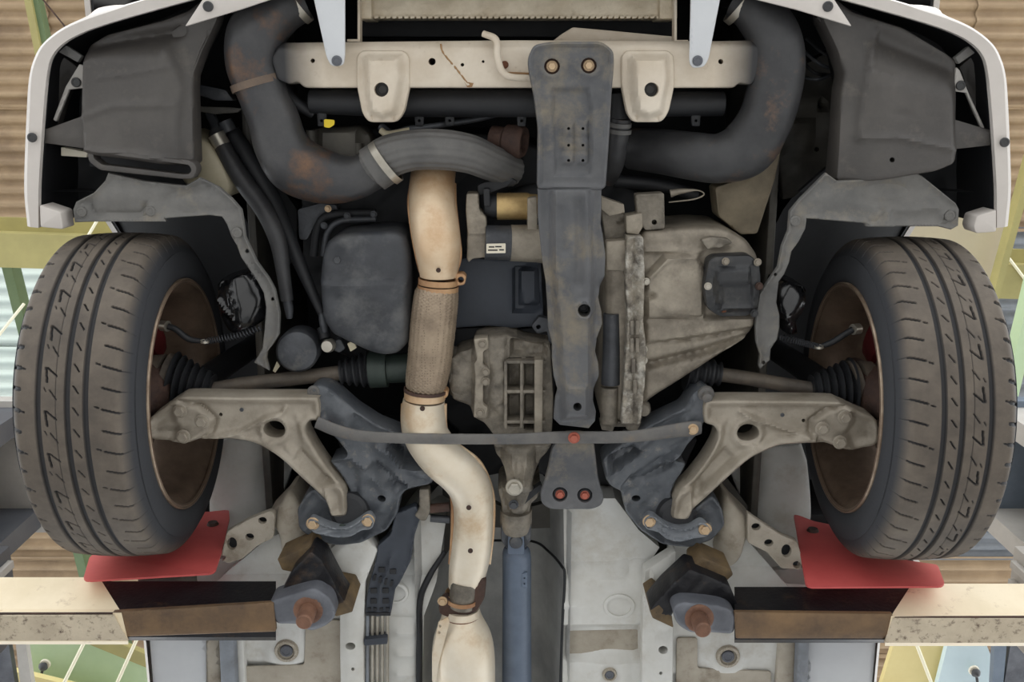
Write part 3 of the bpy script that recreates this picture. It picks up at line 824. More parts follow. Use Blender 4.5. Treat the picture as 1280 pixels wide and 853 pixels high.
mr.inputs['From Min'].default_value = 0.355; mr.inputs['From Max'].default_value = 0.425
mx = N.new('ShaderNodeMix'); mx.data_type = 'RGBA'; mx.inputs[7].default_value = srgb(40, 40, 42)
L.new(tc.outputs['Object'], sx_.inputs[0]); L.new(sx_.outputs['X'], ad.inputs[0]); L.new(ad.outputs[0], ab.inputs[0]); L.new(ab.outputs[0], mr.inputs['Value'])
L.new(mr.outputs[0], mx.inputs[0]); L.new(src, mx.inputs[6]); L.new(mx.outputs[2], bs.inputs['Base Color'])
cross = relief('crossmember', cm, 1.925, 0.07, CROSSM, car,
    [('ridge', [(345, 54), (950, 51)], -0.010, 5), ('ridge', [(552, 56), (554, 66), (588, 109)], 0.003, 2), ('ridge', [(572, 58), (573, 108)], -0.002, 2), ('bump', 378, 68, 22, 8, 0.004), ('noise', 0.0012, 24)],
    holes=[ell(391, 76, 2.8), ell(540, 77, 4.6), ell(901, 77, 3.2), ell(578, 81, 2.2), ell(604, 77, 1.8)], step=5, rnd=4, label='cream painted front crossmember with rusty seams')
sweep('crossmember_hook', [(604, 42, 1.92, 4), (620, 50, 1.91, 4.5), (622, 72, 1.905, 4.5), (632, 94, 1.905, 4.5), (664, 98, 1.91, 4)], CREAM, cross, n=12)
bolt(631, 81, 1.922, 3.4, RUST, cross)
sweep('rust_seam', [(551, 55, 1.928, 1.2), (554, 66, 1.925, 1.2), (572, 88, 1.925, 1.3), (588, 109, 1.925, 1.3)], RUSTT, cross, n=8)
sweep('rust_seam', [(634, 91, 1.924, 1.2), (650, 92, 1.924, 1.6), (662, 92, 1.924, 1.2)], RUSTT, cross, n=8)
relief('rust_run', [(580, 102), (592, 104), (590, 109), (584, 109)], 1.9235, 0.001, RUSTT, cross, rnd=0)
for ox in (478.5, 809.5):
    pl = rc([(ox - 33, 70), (ox - 26, 63), (ox + 26, 63), (ox + 33, 70), (ox + 34, 106), (ox + 27, 140), (ox + 18, 153), (ox - 18, 153), (ox - 26, 142), (ox - 33, 106)], 7)
    inner = [(ox - 20, 72), (ox + 22, 72), (ox + 24, 100), (ox + 16, 140), (ox, 146), (ox - 14, 140), (ox - 19, 112)]
    tb = relief('tie_down_bracket', pl, 1.918, 0.02, WHITE if False else CREAM, cross, [('plat', inner, 0.022, 12), ('ridge', [(ox - 13, 144), (ox - 13, 152)], -0.004, 1.5), ('ridge', [(ox + 13, 144), (ox + 13, 152)], -0.004, 1.5)], holes=[ell(ox + (0 if ox < 600 else 3), 112, 9)], step=3, rnd=3)
    put(CLIP, 'hole_plug', CLIPM, tb, P(ox + (0 if ox < 600 else 3), 112, 1.916), 9.2 * mpp(ox, 112, 1.916))

# ---- centre member running from the crossmember to the rear
mb = rc([(667, 56), (690, 52), (752, 52), (767, 64), (767, 84), (764, 118), (762, 160), (757, 233), (752, 237), (673, 236), (671, 232), (672, 160), (667, 120), (661, 92), (659, 74)], 7)
front = relief('centre_member_front', mb, 1.872, 0.012, MEMBER, car,
    [('plat', [(690, 112), (735, 112), (740, 140), (738, 218), (694, 218), (692, 150)], -0.010, 8), ('plat', [(703, 152), (717, 152), (717, 206), (703, 206)], 0.004, 2), ('plat', [(721, 152), (735, 152), (735, 206), (721, 206)], 0.004, 2),
     ('ridge', [(702, 172), (736, 172)], -0.005, 1.6), ('ridge', [(702, 190), (736, 190)], -0.005, 1.6), ('ring', 690, 83, 13, 0.004, 4), ('ring', 736, 82, 13, 0.004, 4), ('edge', 0.008, 2, 6)],
    holes=[ell(690, 83, 10), ell(736, 82, 10)] + [ell(x, y, 1.9, n=10) for x in (711, 729) for y in (161, 182, 201)], step=3, rnd=3, label='dark grey front plate of the centre member with two bolts')
for x, y in ((690, 83), (736, 82)):
    put(CLIP, 'bushing', RUSTD, front, P(x, y, 1.884), 10.5 * mpp(x, y, 1.884))
    bolt(x, y, 1.880, 5.2, BOLTT, front)
mb2 = [(672, 236), (752, 236), (752, 260), (751, 280), (754, 296), (757, 320), (756, 345), (750, 360), (748, 372), (752, 390), (753, 405), (746, 424), (744, 440), (748, 455), (749, 470), (742, 486), (741, 500), (745, 515), (744, 527), (736, 536), (700, 532), (692, 524), (694, 500), (697, 488), (692, 470), (690, 450), (690, 430), (685, 410), (684, 380), (682, 352), (678, 328), (675, 300), (672, 270)]
rear = relief('centre_member', mb2, 1.868, 0.015, MEMBER, car,
    [('plat', [(690, 228), (735, 228), (738, 262), (740, 350), (738, 520), (704, 522), (698, 420), (690, 330)], 0.026, 12), ('ridge', [(722, 252), (724, 300), (722, 350)], -0.010, 7), ('ridge', [(700, 262), (704, 310)], -0.006, 7), ('plat', [(708, 478), (732, 478), (732, 514), (710, 514)], 0.006, 4), ('ring', 729, 384, 10, 0.007, 3), ('bump', 754, 358, 10, 12, -0.01)],
    holes=[ell(729, 384, 8), ell(720.5, 502.5, 5.2)], step=3, rnd=2, label='dark grey centre member running under the engine')
put(PLUG, 'plug', LINER, rear, P(729, 384, 1.866), 7 * mpp(729, 384, 1.866))

# ---- radiator tank and dark parts behind the crossmember
rad = sweep('radiator_tank', [(388, 127, 1.995, 15), (500, 129, 1.99, 17), (700, 129, 1.99, 17), (904, 130, 1.995, 15)], LINER, car, n=16, sub=3, label='black radiator bottom tank behind the crossmember')
for x in (402, 524, 562, 652, 870):
    relief('tank_tab', rc([(x - 6, 138), (x + 6, 138), (x + 5, 158), (x - 5, 158)], 2), 1.985, 0.01, LINER, rad, holes=[ell(x, 151, 2.0, n=10)], rnd=1)
relief('yellow_tag', rc([(405, 149), (418, 150), (418, 156), (412, 160), (405, 159)], 2), 1.978, 0.003, YEL, car, rnd=0, label='small yellow tag below the radiator tank')
sweep('radiator_stub', [(774, 118, 1.97, 11), (774, 150, 1.965, 12)], LINER, car, n=16, sub=3)
rh = sweep('radiator_hose', [(776, 148, 1.96, 13), (772, 180, 1.97, 12.5), (768, 205, 2.0, 12), (760, 222, 2.05, 12)], HOSE, car, n=18)
for yy in (156, 164):
    sweep('hose_clamp', [(775.5, yy - 2.6, 1.9595, 14.2), (775, yy + 2.6, 1.9605, 14.2)], RIBH, rh, n=20, sub=1)
# pale sliver between intercooler and crossmember
relief('front_plate', rc([(700, 44), (716, 34), (760, 38), (846, 46), (846, 52), (690, 52)], 3), 2.0, 0.02, CREAM, car, rnd=1)
relief('condenser', rc([(450, 46), (450, 24), (842, 24), (842, 46)], 3), 2.10, 0.05, BAY, car, rnd=1)
# ---- intercooler pipes
lp = sweep('intercooler_pipe', [(374, 0, 1.985, 27), (348, 14, 1.97, 31), (322, 40, 1.955, 36), (315, 78, 1.95, 33), (328, 116, 1.95, 31), (342, 150, 1.955, 32), (352, 182, 1.96, 34), (372, 208, 1.965, 37), (410, 222, 1.97, 33), (445, 222, 1.97, 27), (478, 205, 1.97, 24)],
    PIPEG, car, n=28, sub=8, label='large scuffed left intercooler pipe bending round the bay', rf=lambda s, a, t: 1 + 0.012 * math.sin(23 * t) * math.sin(2 * a))
cl = P(374, 2, 1.985)
sweep('hose_clamp', [(370, -6, 1.984, 29), (376, 6, 1.986, 29)], STEEL, lp, n=28, sub=1) if False else None
def band(name, a, b, Z, rpx, wpx, m, parent):
    """Flat clamp band round a pipe that runs a -> b."""
    va, vb = P(a[0], a[1], Z), P(b[0], b[1], Z)
    d = (vb - va).normalized(); r = rpx * mpp(a[0], a[1], Z); w = wpx * mpp(a[0], a[1], Z)
    return lathe(name, va - d * w / 2, d, [(0, r * 0.97), (0, r * 1.03), (w, r * 1.03), (w, r * 0.97)], m, parent, 36, caps=False)
band('joint_band', (321, 104), (325, 116), 1.95, 32, 9, JOINT, lp)
band('hose_clamp', (371, 4), (384, -6), 1.982, 27, 9, STEEL, lp)
hs = sweep('ribbed_hose', [(466, 210, 1.965, 25), (486, 196, 1.955, 26), (515, 188, 1.95, 25), (550, 187, 1.95, 25), (585, 192, 1.96, 24), (612, 203, 1.985, 22), (640, 214, 2.03, 20)],
    RIBH, car, n=112, sub=10, label='grey ribbed rubber hose arching over the exhaust', rf=lambda s, a, t: 1 + 0.020 * math.sin(16 * a))
band('hose_clamp', (482, 203), (494, 194), 1.955, 29.5, 9, STEEL, hs)
band('hose_end', (472, 208), (484, 200), 1.958, 28, 16, RIBH, hs)
rp = sweep('intercooler_pipe', [(922, 0, 1.985, 24), (946, 16, 1.97, 29), (966, 44, 1.955, 33), (972, 80, 1.95, 34), (966, 120, 1.95, 34), (954, 155, 1.952, 34), (932, 186, 1.96, 36), (900, 198, 1.97, 31), (870, 196, 1.985, 30), (830, 190, 2.02, 28), (790, 186, 2.06, 26)],
    HOSE, car, n=28, sub=8, label='large black right intercooler hose bending round the bay', rf=lambda s, a, t: 1 + 0.012 * math.sin(19 * t) * math.sin(2 * a))
band('hose_clamp', (926, 6), (914, -4), 1.983, 27, 9, STEEL, rp)

# ---- inside the engine bay
def tilted(pts, Z0, Z1, y0, y1): return lambda x, y: Z0 + (Z1 - Z0) * (y - y0) / (y1 - y0)
relief('engine_block', rc([(372, 172), (470, 160), (640, 170), (760, 220), (800, 240), (800, 300), (700, 420), (690, 540), (590, 560), (500, 470), (410, 440), (378, 330)], 10), 2.10, 0.35, BAY, car, [('noise', 0.010, 14)], step=9, rnd=8, label='dark engine block behind the pipes')
relief('bay_pump', rc([(378, 166), (396, 160), (450, 158), (464, 170), (466, 210), (380, 208)], 5), 2.04, 0.10, BAYB, car, [('plat', [(400, 162), (448, 162), (450, 210), (402, 210)], 0.02, 10)], step=5, rnd=5, label='dim cast pump body behind the left pipe')
for x, y in ((388, 172), (390, 190), (448, 188)):
    sweep('pump_boss', [(x, y - 9, 2.03, 6), (x, y + 12, 2.03, 6)], BAYB, car, n=12, sub=1)
sweep('coolant_tube', [(476, 158, 2.0, 5), (490, 168, 1.99, 6), (512, 162, 1.99, 5), (540, 158, 2.0, 4), (590, 150, 2.02, 4), (624, 142, 2.03, 4)], CASTD, car, n=12)
sweep('coolant_tube', [(476, 163, 1.985, 4), (486, 168, 1.98, 4.5), (512, 163, 1.98, 4)], TANK, car, n=12)
oc = lathe('sensor_housing', P(612, 172, 2.03), (1, 0.12, -0.35), [(0, 0.014), (0.005, 0.024), (0.03, 0.024), (0.035, 0.03), (0.065, 0.032), (0.072, 0.028), (0.072, 0.02), (0.062, 0.018)], RUSTD, car, label='brown round fitting between the pipes')
sweep('bay_hose', [(350, 104, 2.0, 8), (366, 126, 1.99, 8), (392, 142, 2.0, 7)], LINER, car, n=12)
sweep('bay_hose', [(640, 250, 2.06, 14), (672, 240, 2.06, 12), (720, 232, 2.08, 12)], BAY, car, n=14)
sweep('bay_tube', [(768, 226, 2.06, 8), (830, 232, 2.06, 8), (870, 244, 2.08, 7)], LINER, car, n=12)
# pan rail bolts and brackets under the left pipe
rail = sweep('pan_rail', [(392, 320, 2.05, 5), (398, 282, 2.05, 5), (416, 268, 2.05, 5), (470, 266, 2.05, 5)], BAY, car, n=10)
sweep('pan_rail', [(404, 320, 2.04, 4), (410, 290, 2.04, 4), (428, 276, 2.04, 4), (470, 274, 2.04, 4)], CASTD, car, n=10)
for x, y in ((405, 282), (410, 261), (467, 268), (434, 270)):
    bolt(x, y, 2.035, 3.2, BOLTT if y < 265 else CASTD, rail)
relief('bay_bracket', rc([(372, 262), (400, 254), (420, 256), (424, 268), (398, 272), (384, 300), (374, 300)], 3), 2.06, 0.02, CASTD, car, rnd=1)

# compressor hoses on the left and their fittings
h1 = sweep('coolant_hose', [(270, 164, 2.08, 9), (282, 190, 2.06, 11), (305, 228, 2.04, 12), (330, 262, 2.02, 12), (347, 300, 2.0, 11), (354, 340, 1.985, 9), (359, 376, 1.98, 8)], HOSE, car, n=18, label='black hose hanging down beside the left splash guard')
sweep('hose_fitting', [(359, 376, 1.98, 6), (361, 385, 1.98, 6), (362, 398, 1.98, 4)], CASTD, h1, n=14, sub=1)
band('hose_crimp', (274, 175), (279, 184), 2.065, 10.5, 16, STEEL, h1)
band('hose_crimp', (284, 158), (288, 166), 2.08, 9, 14, CASTD, h1)
sweep('hose_fitting', [(262, 142, 2.10, 6), (270, 158, 2.085, 7), (274, 172, 2.07, 8)], CASTD, h1, n=14)
h2 = sweep('coolant_hose', [(290, 166, 2.10, 11), (312, 200, 2.08, 12), (340, 250, 2.06, 12), (366, 310, 2.03, 9), (386, 356, 2.0, 7), (402, 392, 1.985, 5)], LINER, car, n=16)
sweep('hose_fitting', [(402, 392, 1.985, 4), (404, 404, 1.98, 5), (406, 416, 1.978, 4)], CASTD, h2, n=12)
relief('latch_arm', [(240, 133), (285, 134), (302, 136), (296, 141), (268, 143), (240, 138)], 2.08, 0.012, BAYB, car, rnd=1)
relief('connector', rc([(243, 104), (262, 108), (282, 112), (292, 126), (268, 126), (246, 118)], 3), 2.07, 0.03, CASTD, car, rnd=2)
relief('washer_tank', rc([(228, 160), (262, 176), (284, 206), (296, 232), (284, 250), (240, 236), (222, 210)], 10), 2.07, 0.12, TANK, car, [('dome', 258, 208, 46, 50, 0.03)], step=6, rnd=6, label='dim translucent washer tank behind the left guard')
relief('inner_panel', [(976, 100), (1040, 60), (1060, 160), (1030, 240), (980, 250), (968, 180)], 2.22, 0.04, BAYB, car, [('noise', 0.02, 26), ('ring', 1027, 132, 9, 0.01, 4), ('plat', [(985, 150), (1015, 152), (1012, 190), (985, 190)], 0.02, 8)], holes=[ell(1027, 132, 4), ell(1022, 187, 3)], step=7, rnd=2, label='dim inner panel behind the right duct')
for i, (a, b) in enumerate((((1000, 60), (1050, 88)), ((1002, 76), (1036, 94)), ((1000, 96), (1046, 90)), ((1008, 48), (1052, 74)))):
    sweep('bay_wire', [(a[0], a[1], 2.1, 2.2), ((a[0] + b[0]) / 2, (a[1] + b[1]) / 2 + 6, 2.08, 2.2), (b[0], b[1], 2.1, 2.2)], LINER if i % 2 else CASTD, car, n=8)
relief('side_rail', rc([(893, 234), (930, 222), (975, 150), (982, 156), (968, 224), (946, 292), (925, 293), (897, 270)], 4), 2.05, 0.06, RAILM, car, [('edge', 0.006, 3, 4)], step=6, rnd=2, label='dirty tan inner rail at the right of the bay')
relief('side_rail', rc([(320, 150), (342, 220), (372, 262), (372, 330), (350, 330), (330, 270)], 4), 2.2, 0.06, BAY, car, step=8, rnd=2)
wb = sweep('bay_cable', [(838, 242, 1.99, 5), (852, 239, 1.988, 3.5), (872, 238, 1.985, 1.0), (880, 243, 1.985, 1.0), (868, 249, 1.985, 1.0), (836, 253, 1.99, 1.0)], ALLOY, car, n=10)

# ---- oil pan and its neighbours
op = [(402, 318), (408, 303), (424, 295), (450, 292), (494, 290), (507, 297), (513, 320), (514, 352), (513, 400), (511, 428), (498, 442), (482, 445), (462, 440), (440, 430), (416, 418), (404, 400), (401, 372), (399, 348)]
pan = relief('oil_pan', rc(op, 6), 1.93, 0.16, PAN, car,
    [('round', 15, 0.018), ('plat', [(400, 352), (510, 352), (510, 446), (400, 446)], 0.012, 8), ('bump', 420, 320, 16, 18, -0.006), ('bump', 420, 372, 16, 16, -0.008), ('ridge', [(404, 352), (430, 352)], 0.004, 4), ('ridge', [(472, 352), (508, 352)], 0.004, 4), ('bump', 476, 426, 22, 20, 0.008), ('noise', 0.001, 12)], step=4, rnd=3, label='black oil pan left of the exhaust')
bolt(422, 325, 1.938, 5, PAN, pan)
bf = relief('engine_baffle', rc([(566, 330), (580, 322), (676, 326), (680, 408), (640, 411), (612, 408), (566, 411)], 3), 2.02, 0.08, BAFFLE, car,
    [('plat', [(650, 338), (672, 336), (672, 380), (652, 382)], 0.014, 3), ('plat', [(641, 334), (678, 332), (678, 388), (641, 390)], -0.020, 4)], step=4, rnd=3, label='blue grey flat cover behind the exhaust flex joint')
relief('baffle_strip', rc([(560, 411), (612, 409), (640, 412), (678, 409), (700, 414), (698, 424), (600, 440), (560, 432)], 3), 2.04, 0.06, BAY, car, rnd=2)
relief('bracket_ear', rc([(664, 408), (674, 396), (690, 400), (694, 430), (686, 430), (684, 414), (672, 418)], 3), 1.99, 0.02, CASTD, car, holes=[ell(673, 409, 3)], rnd=1)
of = lathe('oil_filter', P(371, 440, 1.95), (-0.1, 0.12, 1), [(0, 0.008), (0.002, 0.026), (0.006, 0.038), (0.014, 0.0425), (0.10, 0.0425), (0.105, 0.038)], CASTD, car, 40, label='grey blue round oil filter end')
pb = sweep('oil_sender', [(404, 410, 1.99, 8), (407, 424, 1.98, 7)], LINER, car, n=14)
lathe('sender_cap', P(408.5, 433.5, 1.94), (0.1, 0.1, 1), [(0, 0.004), (0.0, 0.011), (0.006, 0.013), (0.012, 0.0135), (0.03, 0.012)], STEEL, pb, 24, label='bright round sender cap')
relief('sender_tab', rc([(434, 430), (441, 426), (446, 435), (438, 440)], 1), 1.95, 0.006, TANK, pb, rnd=0.5)
relief('sender_body', rc([(418, 426), (426, 424), (432, 436), (424, 442), (416, 438)], 3), 1.96, 0.03, CASTD, pb, rnd=2)
relief('drip_tab', [(346, 452), (350, 458), (344, 466), (341, 464)], 1.99, 0.004, TANK, car, rnd=0)

# ---- starter
st = relief('starter_bracket', rc([(583, 242), (598, 242), (599, 262), (608, 272), (609, 322), (590, 324), (586, 329), (583, 324), (584, 290), (582, 262)], 3), 1.965, 0.05, ALLOY, car, [('ridge', [(586, 292), (606, 292)], 0.003, 2)], step=4, rnd=2, label='pale alloy starter end bracket')
s0, s1 = P(606, 303, 1.975), P(682, 305, 1.985)
d = (s1 - s0).normalized()
sb = lathe('starter_motor', s0, d, [(0, 0.03), (0, 0.0335), (0.045, 0.0335), (0.045, 0.034), (0.095, 0.036), (0.12, 0.036)], CASTD, car, 40, label='starter motor body with a white sticker')
lathe('starter_nose', s0 + d * 0.05, d, [(0, 0.03), (0, 0.0355), (0.05, 0.0365), (0.08, 0.04)], ALLOY, sb, 40)
q0, q1 = P(611, 258, 1.995), P(668, 258, 1.995)
dq = (q1 - q0).normalized()
so_ = lathe('solenoid', q0 + dq * 0.016, dq, [(0, 0.018), (0, 0.0262), (0.06, 0.0262), (0.064, 0.024), (0.09, 0.022)], GOLD, sb, 36, label='gold coloured starter solenoid')
lathe('solenoid_cap', q0 - dq * 0.008, dq, [(0, 0.012), (0.0, 0.018), (0.012, 0.022), (0.024, 0.023)], LINER, sb, 28)
relief('solenoid_plug', rc([(604, 236), (612, 236), (613, 258), (605, 258)], 2), 1.97, 0.02, LINER, sb, rnd=1)
relief('starter_flange', rc([(659, 248), (671, 246), (672, 288), (659, 288)], 2), 1.962, 0.04, ALLOY, sb, rnd=2)
relief('cable_boot', rc([(596, 232), (604, 228), (640, 222), (648, 228), (608, 244), (598, 244)], 3), 1.99, 0.02, LINER, sb, rnd=2)
stk = relief('sticker', rc([(608, 305), (632, 304.5), (632, 316.5), (608, 317)], 1), 1.9375, 0.002, LABELW, sb, rnd=0, label='small white rating sticker with faint print')
for x0, x1, y in ((611, 618, 309), (619, 627, 308.6), (610, 622, 313), (624, 630, 312.6)):
    relief('sticker_print', [(x0, y - 1.0), (x1, y - 1.0), (x1, y + 0.8), (x0, y + 0.8)], 1.9372, 0.0006, LABELK, stk, rnd=0)

# ---- gearbox
gx = [(756, 305), (800, 298), (806, 290), (850, 286), (880, 284), (908, 286), (934, 300), (948, 320), (950, 352), (945, 392), (942, 410), (936, 424), (905, 440), (880, 456), (850, 476), (822, 494), (808, 505), (804, 528), (790, 530), (752, 528), (750, 500), (754, 440), (757, 400)]
gb = relief('gearbox', rc(gx, 6), 1.945, 0.20, ALLOY, car,
    [('round', 12, 0.012), ('plat', [(806, 344), (832, 320), (870, 318), (880, 340), (878, 395), (808, 398)], 0.016, 8), ('ridge', [(806, 313), (875, 312)], 0.008, 4), ('ridge', [(812, 344), (832, 322), (870, 318)], 0.006, 4),
     ('plat', [(806, 400), (944, 394), (942, 408), (806, 430)], 0.014, 7), ('ridge', [(806, 457), (880, 439), (936, 421)], -0.012, 4.5), ('plat', [(806, 462), (880, 444), (934, 424), (850, 476), (806, 502)], 0.008, 6), ('ridge', [(810, 428), (870, 424), (936, 412)], -0.006, 3), ('bump', 813, 369, 9, 7, -0.012), ('bump', 900, 305, 22, 10, 0.008), ('bump', 840, 384, 26, 14, 0.010), ('noise', 0.0008, 12)],
    step=2.8, rnd=3, label='large cast alloy gearbox case right of the centre member')
fl = relief('bell_flange', rc([(783, 296), (804, 296), (806, 346), (804, 400), (808, 440), (806, 480), (802, 520), (800, 531), (776, 530), (780, 470), (784, 400), (781, 344)], 3), 1.918, 0.07, FLAKE, gb,
    [('noise', 0.003, 5), ('ridge', [(793, 300), (793, 530)], -0.008, 3), ('edge', 0.003, 3, 2)], step=3, rnd=2, label='flaking bell housing flange')
relief('bell_plate', rc([(757, 302), (783, 300), (783, 340), (758, 338)], 3), 1.93, 0.03, ALLOY, gb, rnd=2)
for k, (x, y) in enumerate(((790, 410), (797, 410), (790, 432), (797, 432), (792, 458), (794, 484))):
    relief('flange_pocket', rc([(x - 2.6, y - 9), (x + 2.4, y - 9), (x + 2.4, y + 9), (x - 2.6, y + 9)], 1), 1.914, 0.004, LINER if False else ALLOYD, fl, rnd=1)
for x, y in ((805, 437), (805, 451), (801, 482), (808, 352)):
    bolt(x, y, 1.925, 3.4, STEEL, gb)
relief('gearbox_foot', rc([(750, 528), (802, 528), (796, 540), (784, 538), (782, 534), (768, 534), (766, 540), (752, 538)], 1), 1.94, 0.03, ALLOYD, gb, rnd=1)
ey = lathe('drain_eye', P(805, 514, 1.93), (0.1, 0, 1), [(0, 0.004), (0, 0.011), (0.006, 0.0135), (0.03, 0.0135)], ALLOYD, gb, 20)
cyl = sweep('slave_cylinder', [(764, 392, 1.95, 10), (764, 440, 1.95, 11), (763, 480, 1.95, 12)], CASTD, gb, n=20, sub=2, label='dark cylinder beside the flange')
sweep('cylinder_base', [(762, 484, 1.945, 11), (761, 528, 1.945, 11)], ALLOYD, cyl, n=20, sub=1)
mbk = relief('gearbox_bracket', rc([(794, 243), (830, 241), (831, 286), (806, 288), (796, 268)], 3), 1.955, 0.03, ALLOYD, gb, [('edge', 0.003, 2, 3)], holes=[ell(818, 278, 3.4)], step=5, rnd=1.5)
relief('bracket_block', rc([(782, 270), (803, 266), (804, 284), (798, 294), (783, 292)], 2), 1.94, 0.04, ALLOY, gb, rnd=2)
relief('gearbox_wing', [(752, 246), (780, 256), (781, 266), (762, 270), (752, 262)], 1.955, 0.03, ALLOY, gb, rnd=1.5)
relief('gearbox_web', [(752, 262), (782, 268), (782, 300), (757, 302)], 1.97, 0.03, ALLOYD, gb, [('bump', 774, 276, 6, 5, 0.01)], step=4, rnd=1)
cv = relief('gearbox_cover', rc([(886, 326), (894, 321), (938, 319), (950, 330), (952, 350), (948, 386), (936, 396), (900, 397), (884, 386), (880, 360)], 6), 1.905, 0.06, COVERB, gb,
    [('plat', [(896, 336), (936, 334), (940, 386), (900, 388), (893, 362)], 0.014, 7), ('edge', -0.002, 3, 3), ('plat', [(900, 355), (934, 355), (936, 382), (902, 382)], -0.008, 8)], step=3, rnd=3, label='black bolted cover at the end of the gearbox')
for x, y, m in ((907, 327, ALLOY), (947, 328, ALLOY), (885, 358, STEEL), (905, 386, RUST), (949, 358, RUSTD), (943, 392, COVERB)):
    bolt(x, y, 1.902, 3.6, m, cv)
relief('gearbox_arm', rc([(876, 300), (888, 296), (910, 298), (916, 304), (902, 310), (884, 312)], 3), 1.93, 0.03, ALLOYD, gb, [('noise', 0.004, 6)], step=3, rnd=2)

# ---- transfer case with its tail and the propeller shaft
tc = relief('transfer_case', rc([(562, 450), (574, 440), (590, 436), (594, 424), (612, 420), (632, 418), (660, 428), (688, 432), (692, 500), (690, 542), (618, 546), (606, 530), (592, 522), (588, 508), (566, 500), (560, 476)], 4), 1.955, 0.18, ALLOYD, car,
    [('plat', [(592, 424), (612, 422), (612, 522), (592, 520)], 0.012, 4), ('plat', [(612, 420), (632, 420), (632, 520), (614, 508)], 0.006, 5), ('bump', 622, 470, 26, 60, 0.014),
     ('plat', [(634, 448), (650, 448), (650, 488), (634, 488)], -0.03, 3), ('plat', [(656, 448), (668, 448), (668, 488), (656, 488)], -0.03, 3), ('plat', [(634, 494), (650, 494), (650, 530), (634, 530)], -0.03, 3), ('plat', [(656, 494), (668, 494), (668, 536), (656, 536)], -0.03, 3), ('plat', [(640, 424), (682, 432), (682, 446), (640, 444)], -0.02, 5), ('noise', 0.002, 6)],
    step=3, rnd=3, label='dirty ribbed transfer case beside the exhaust')
for x in (632, 652):
    relief('transfer_rib', rc([(x - 2, 452), (x + 2, 452), (x + 2, 536), (x - 2, 536)], 1), 1.935, 0.04, ALLOYD, tc, rnd=1)
relief('transfer_rib', rc([(668, 450), (679, 450), (678, 542), (668, 542)], 2), 1.93, 0.04, ALLOY, tc, rnd=1)
for y in (453, 490, 528):
    relief('transfer_rib', rc([(632, y - 2), (682, y - 2), (682, y + 2), (632, y + 2)], 1), 1.937, 0.04, ALLOYD, tc, rnd=1)
sidef = relief('transfer_flange', rc([(592, 424), (610, 422), (611, 436), (604, 440), (604, 456), (611, 460), (611, 478), (604, 482), (604, 506), (610, 510), (608, 524), (592, 522), (594, 470), (592, 456), (596, 450)], 2), 1.928, 0.03, ALLOY, tc, [('noise', 0.002, 5)], step=3, rnd=1.5)
for x, y in ((603, 430), (607, 465), (607, 477), (600, 516)):
    bolt(x, y, 1.926, 4, ALLOY, sidef)
relief('axle_stub', rc([(562, 440), (594, 444), (594, 500), (562, 494)], 4), 1.97, 0.05, ALLOYD, tc, [('dome', 578, 470, 24, 34, 0.02)], step=4, rnd=4)
tl_ = relief('transfer_tail', rc([(617, 552), (690, 552), (684, 566), (676, 574), (664, 600), (668, 612), (676, 606), (672, 624), (664, 630), (660, 656), (630, 656), (626, 628), (622, 612), (626, 606), (636, 606), (630, 580), (620, 568)], 3), 1.95, 0.14, ALLOYD, car,
    [('dome', 648, 585, 22, 60, 0.03), ('ridge', [(640, 564), (644, 598)], 0.010, 3), ('ridge', [(658, 564), (654, 598)], 0.010, 3), ('ridge', [(620, 556), (688, 556)], 0.012, 5), ('plat', [(622, 596), (678, 594), (676, 608), (624, 610)], 0.010, 4), ('ring', 643, 630, 6, 0.006, 3), ('noise', 0.0015, 7)], step=3, rnd=3, label='finned tail housing of the transfer case')
bolt(643, 609.5, 1.905, 8, STEEL, tl_, name='drain_plug')
bolt(642, 631, 1.915, 4.5, CASTD, tl_)
relief('tail_straps', rc([(650, 622), (676, 606), (678, 612), (652, 634)], 1), 1.93, 0.02, LINER, tl_, rnd=1)
pz = 2.03
ps = sweep('propeller_shaft', [(645, 684, 1.99, 14), (645, 690, 1.99, 17), (646, 700, 1.995, 18), (646, 760, 2.0, 18), (646, 860, 2.01, 18.5), (646, 1000, 2.02, 18.5), (646, 1150, 2.02, 18)], PROP, car, n=32, sub=2, label='blue grey propeller shaft in the tunnel')
sweep('tail_sleeve', [(645, 636, 1.965, 20), (645, 652, 1.97, 20), (645, 658, 1.975, 19)], ALLOYD, tl_, n=28, sub=2)
yk = relief('shaft_yoke', rc([(626, 654), (664, 654), (664, 676), (656, 688), (652, 664), (637, 664), (634, 688), (626, 676)], 3), 1.955, 0.06, CASTD, ps, rnd=2)
lathe('joint_cap', P(645, 679, 1.945), (0, 0.1, 1), [(0, 0.005), (0, 0.012), (0.004, 0.014), (0.03, 0.014)], CASTD, ps, 24)
relief('shaft_yoke', rc([(635, 668), (655, 668), (656, 694), (634, 694)], 4), 1.952, 0.05, PROP, ps, rnd=2)
relief('balance_weight', rc([(652, 718), (659, 716), (659, 736), (652, 735)], 1), 1.966, 0.006, PROP, ps, holes=[ell(655.5, 723, 1.2, n=8), ell(655.5, 730, 1.2, n=8)], rnd=0.6)

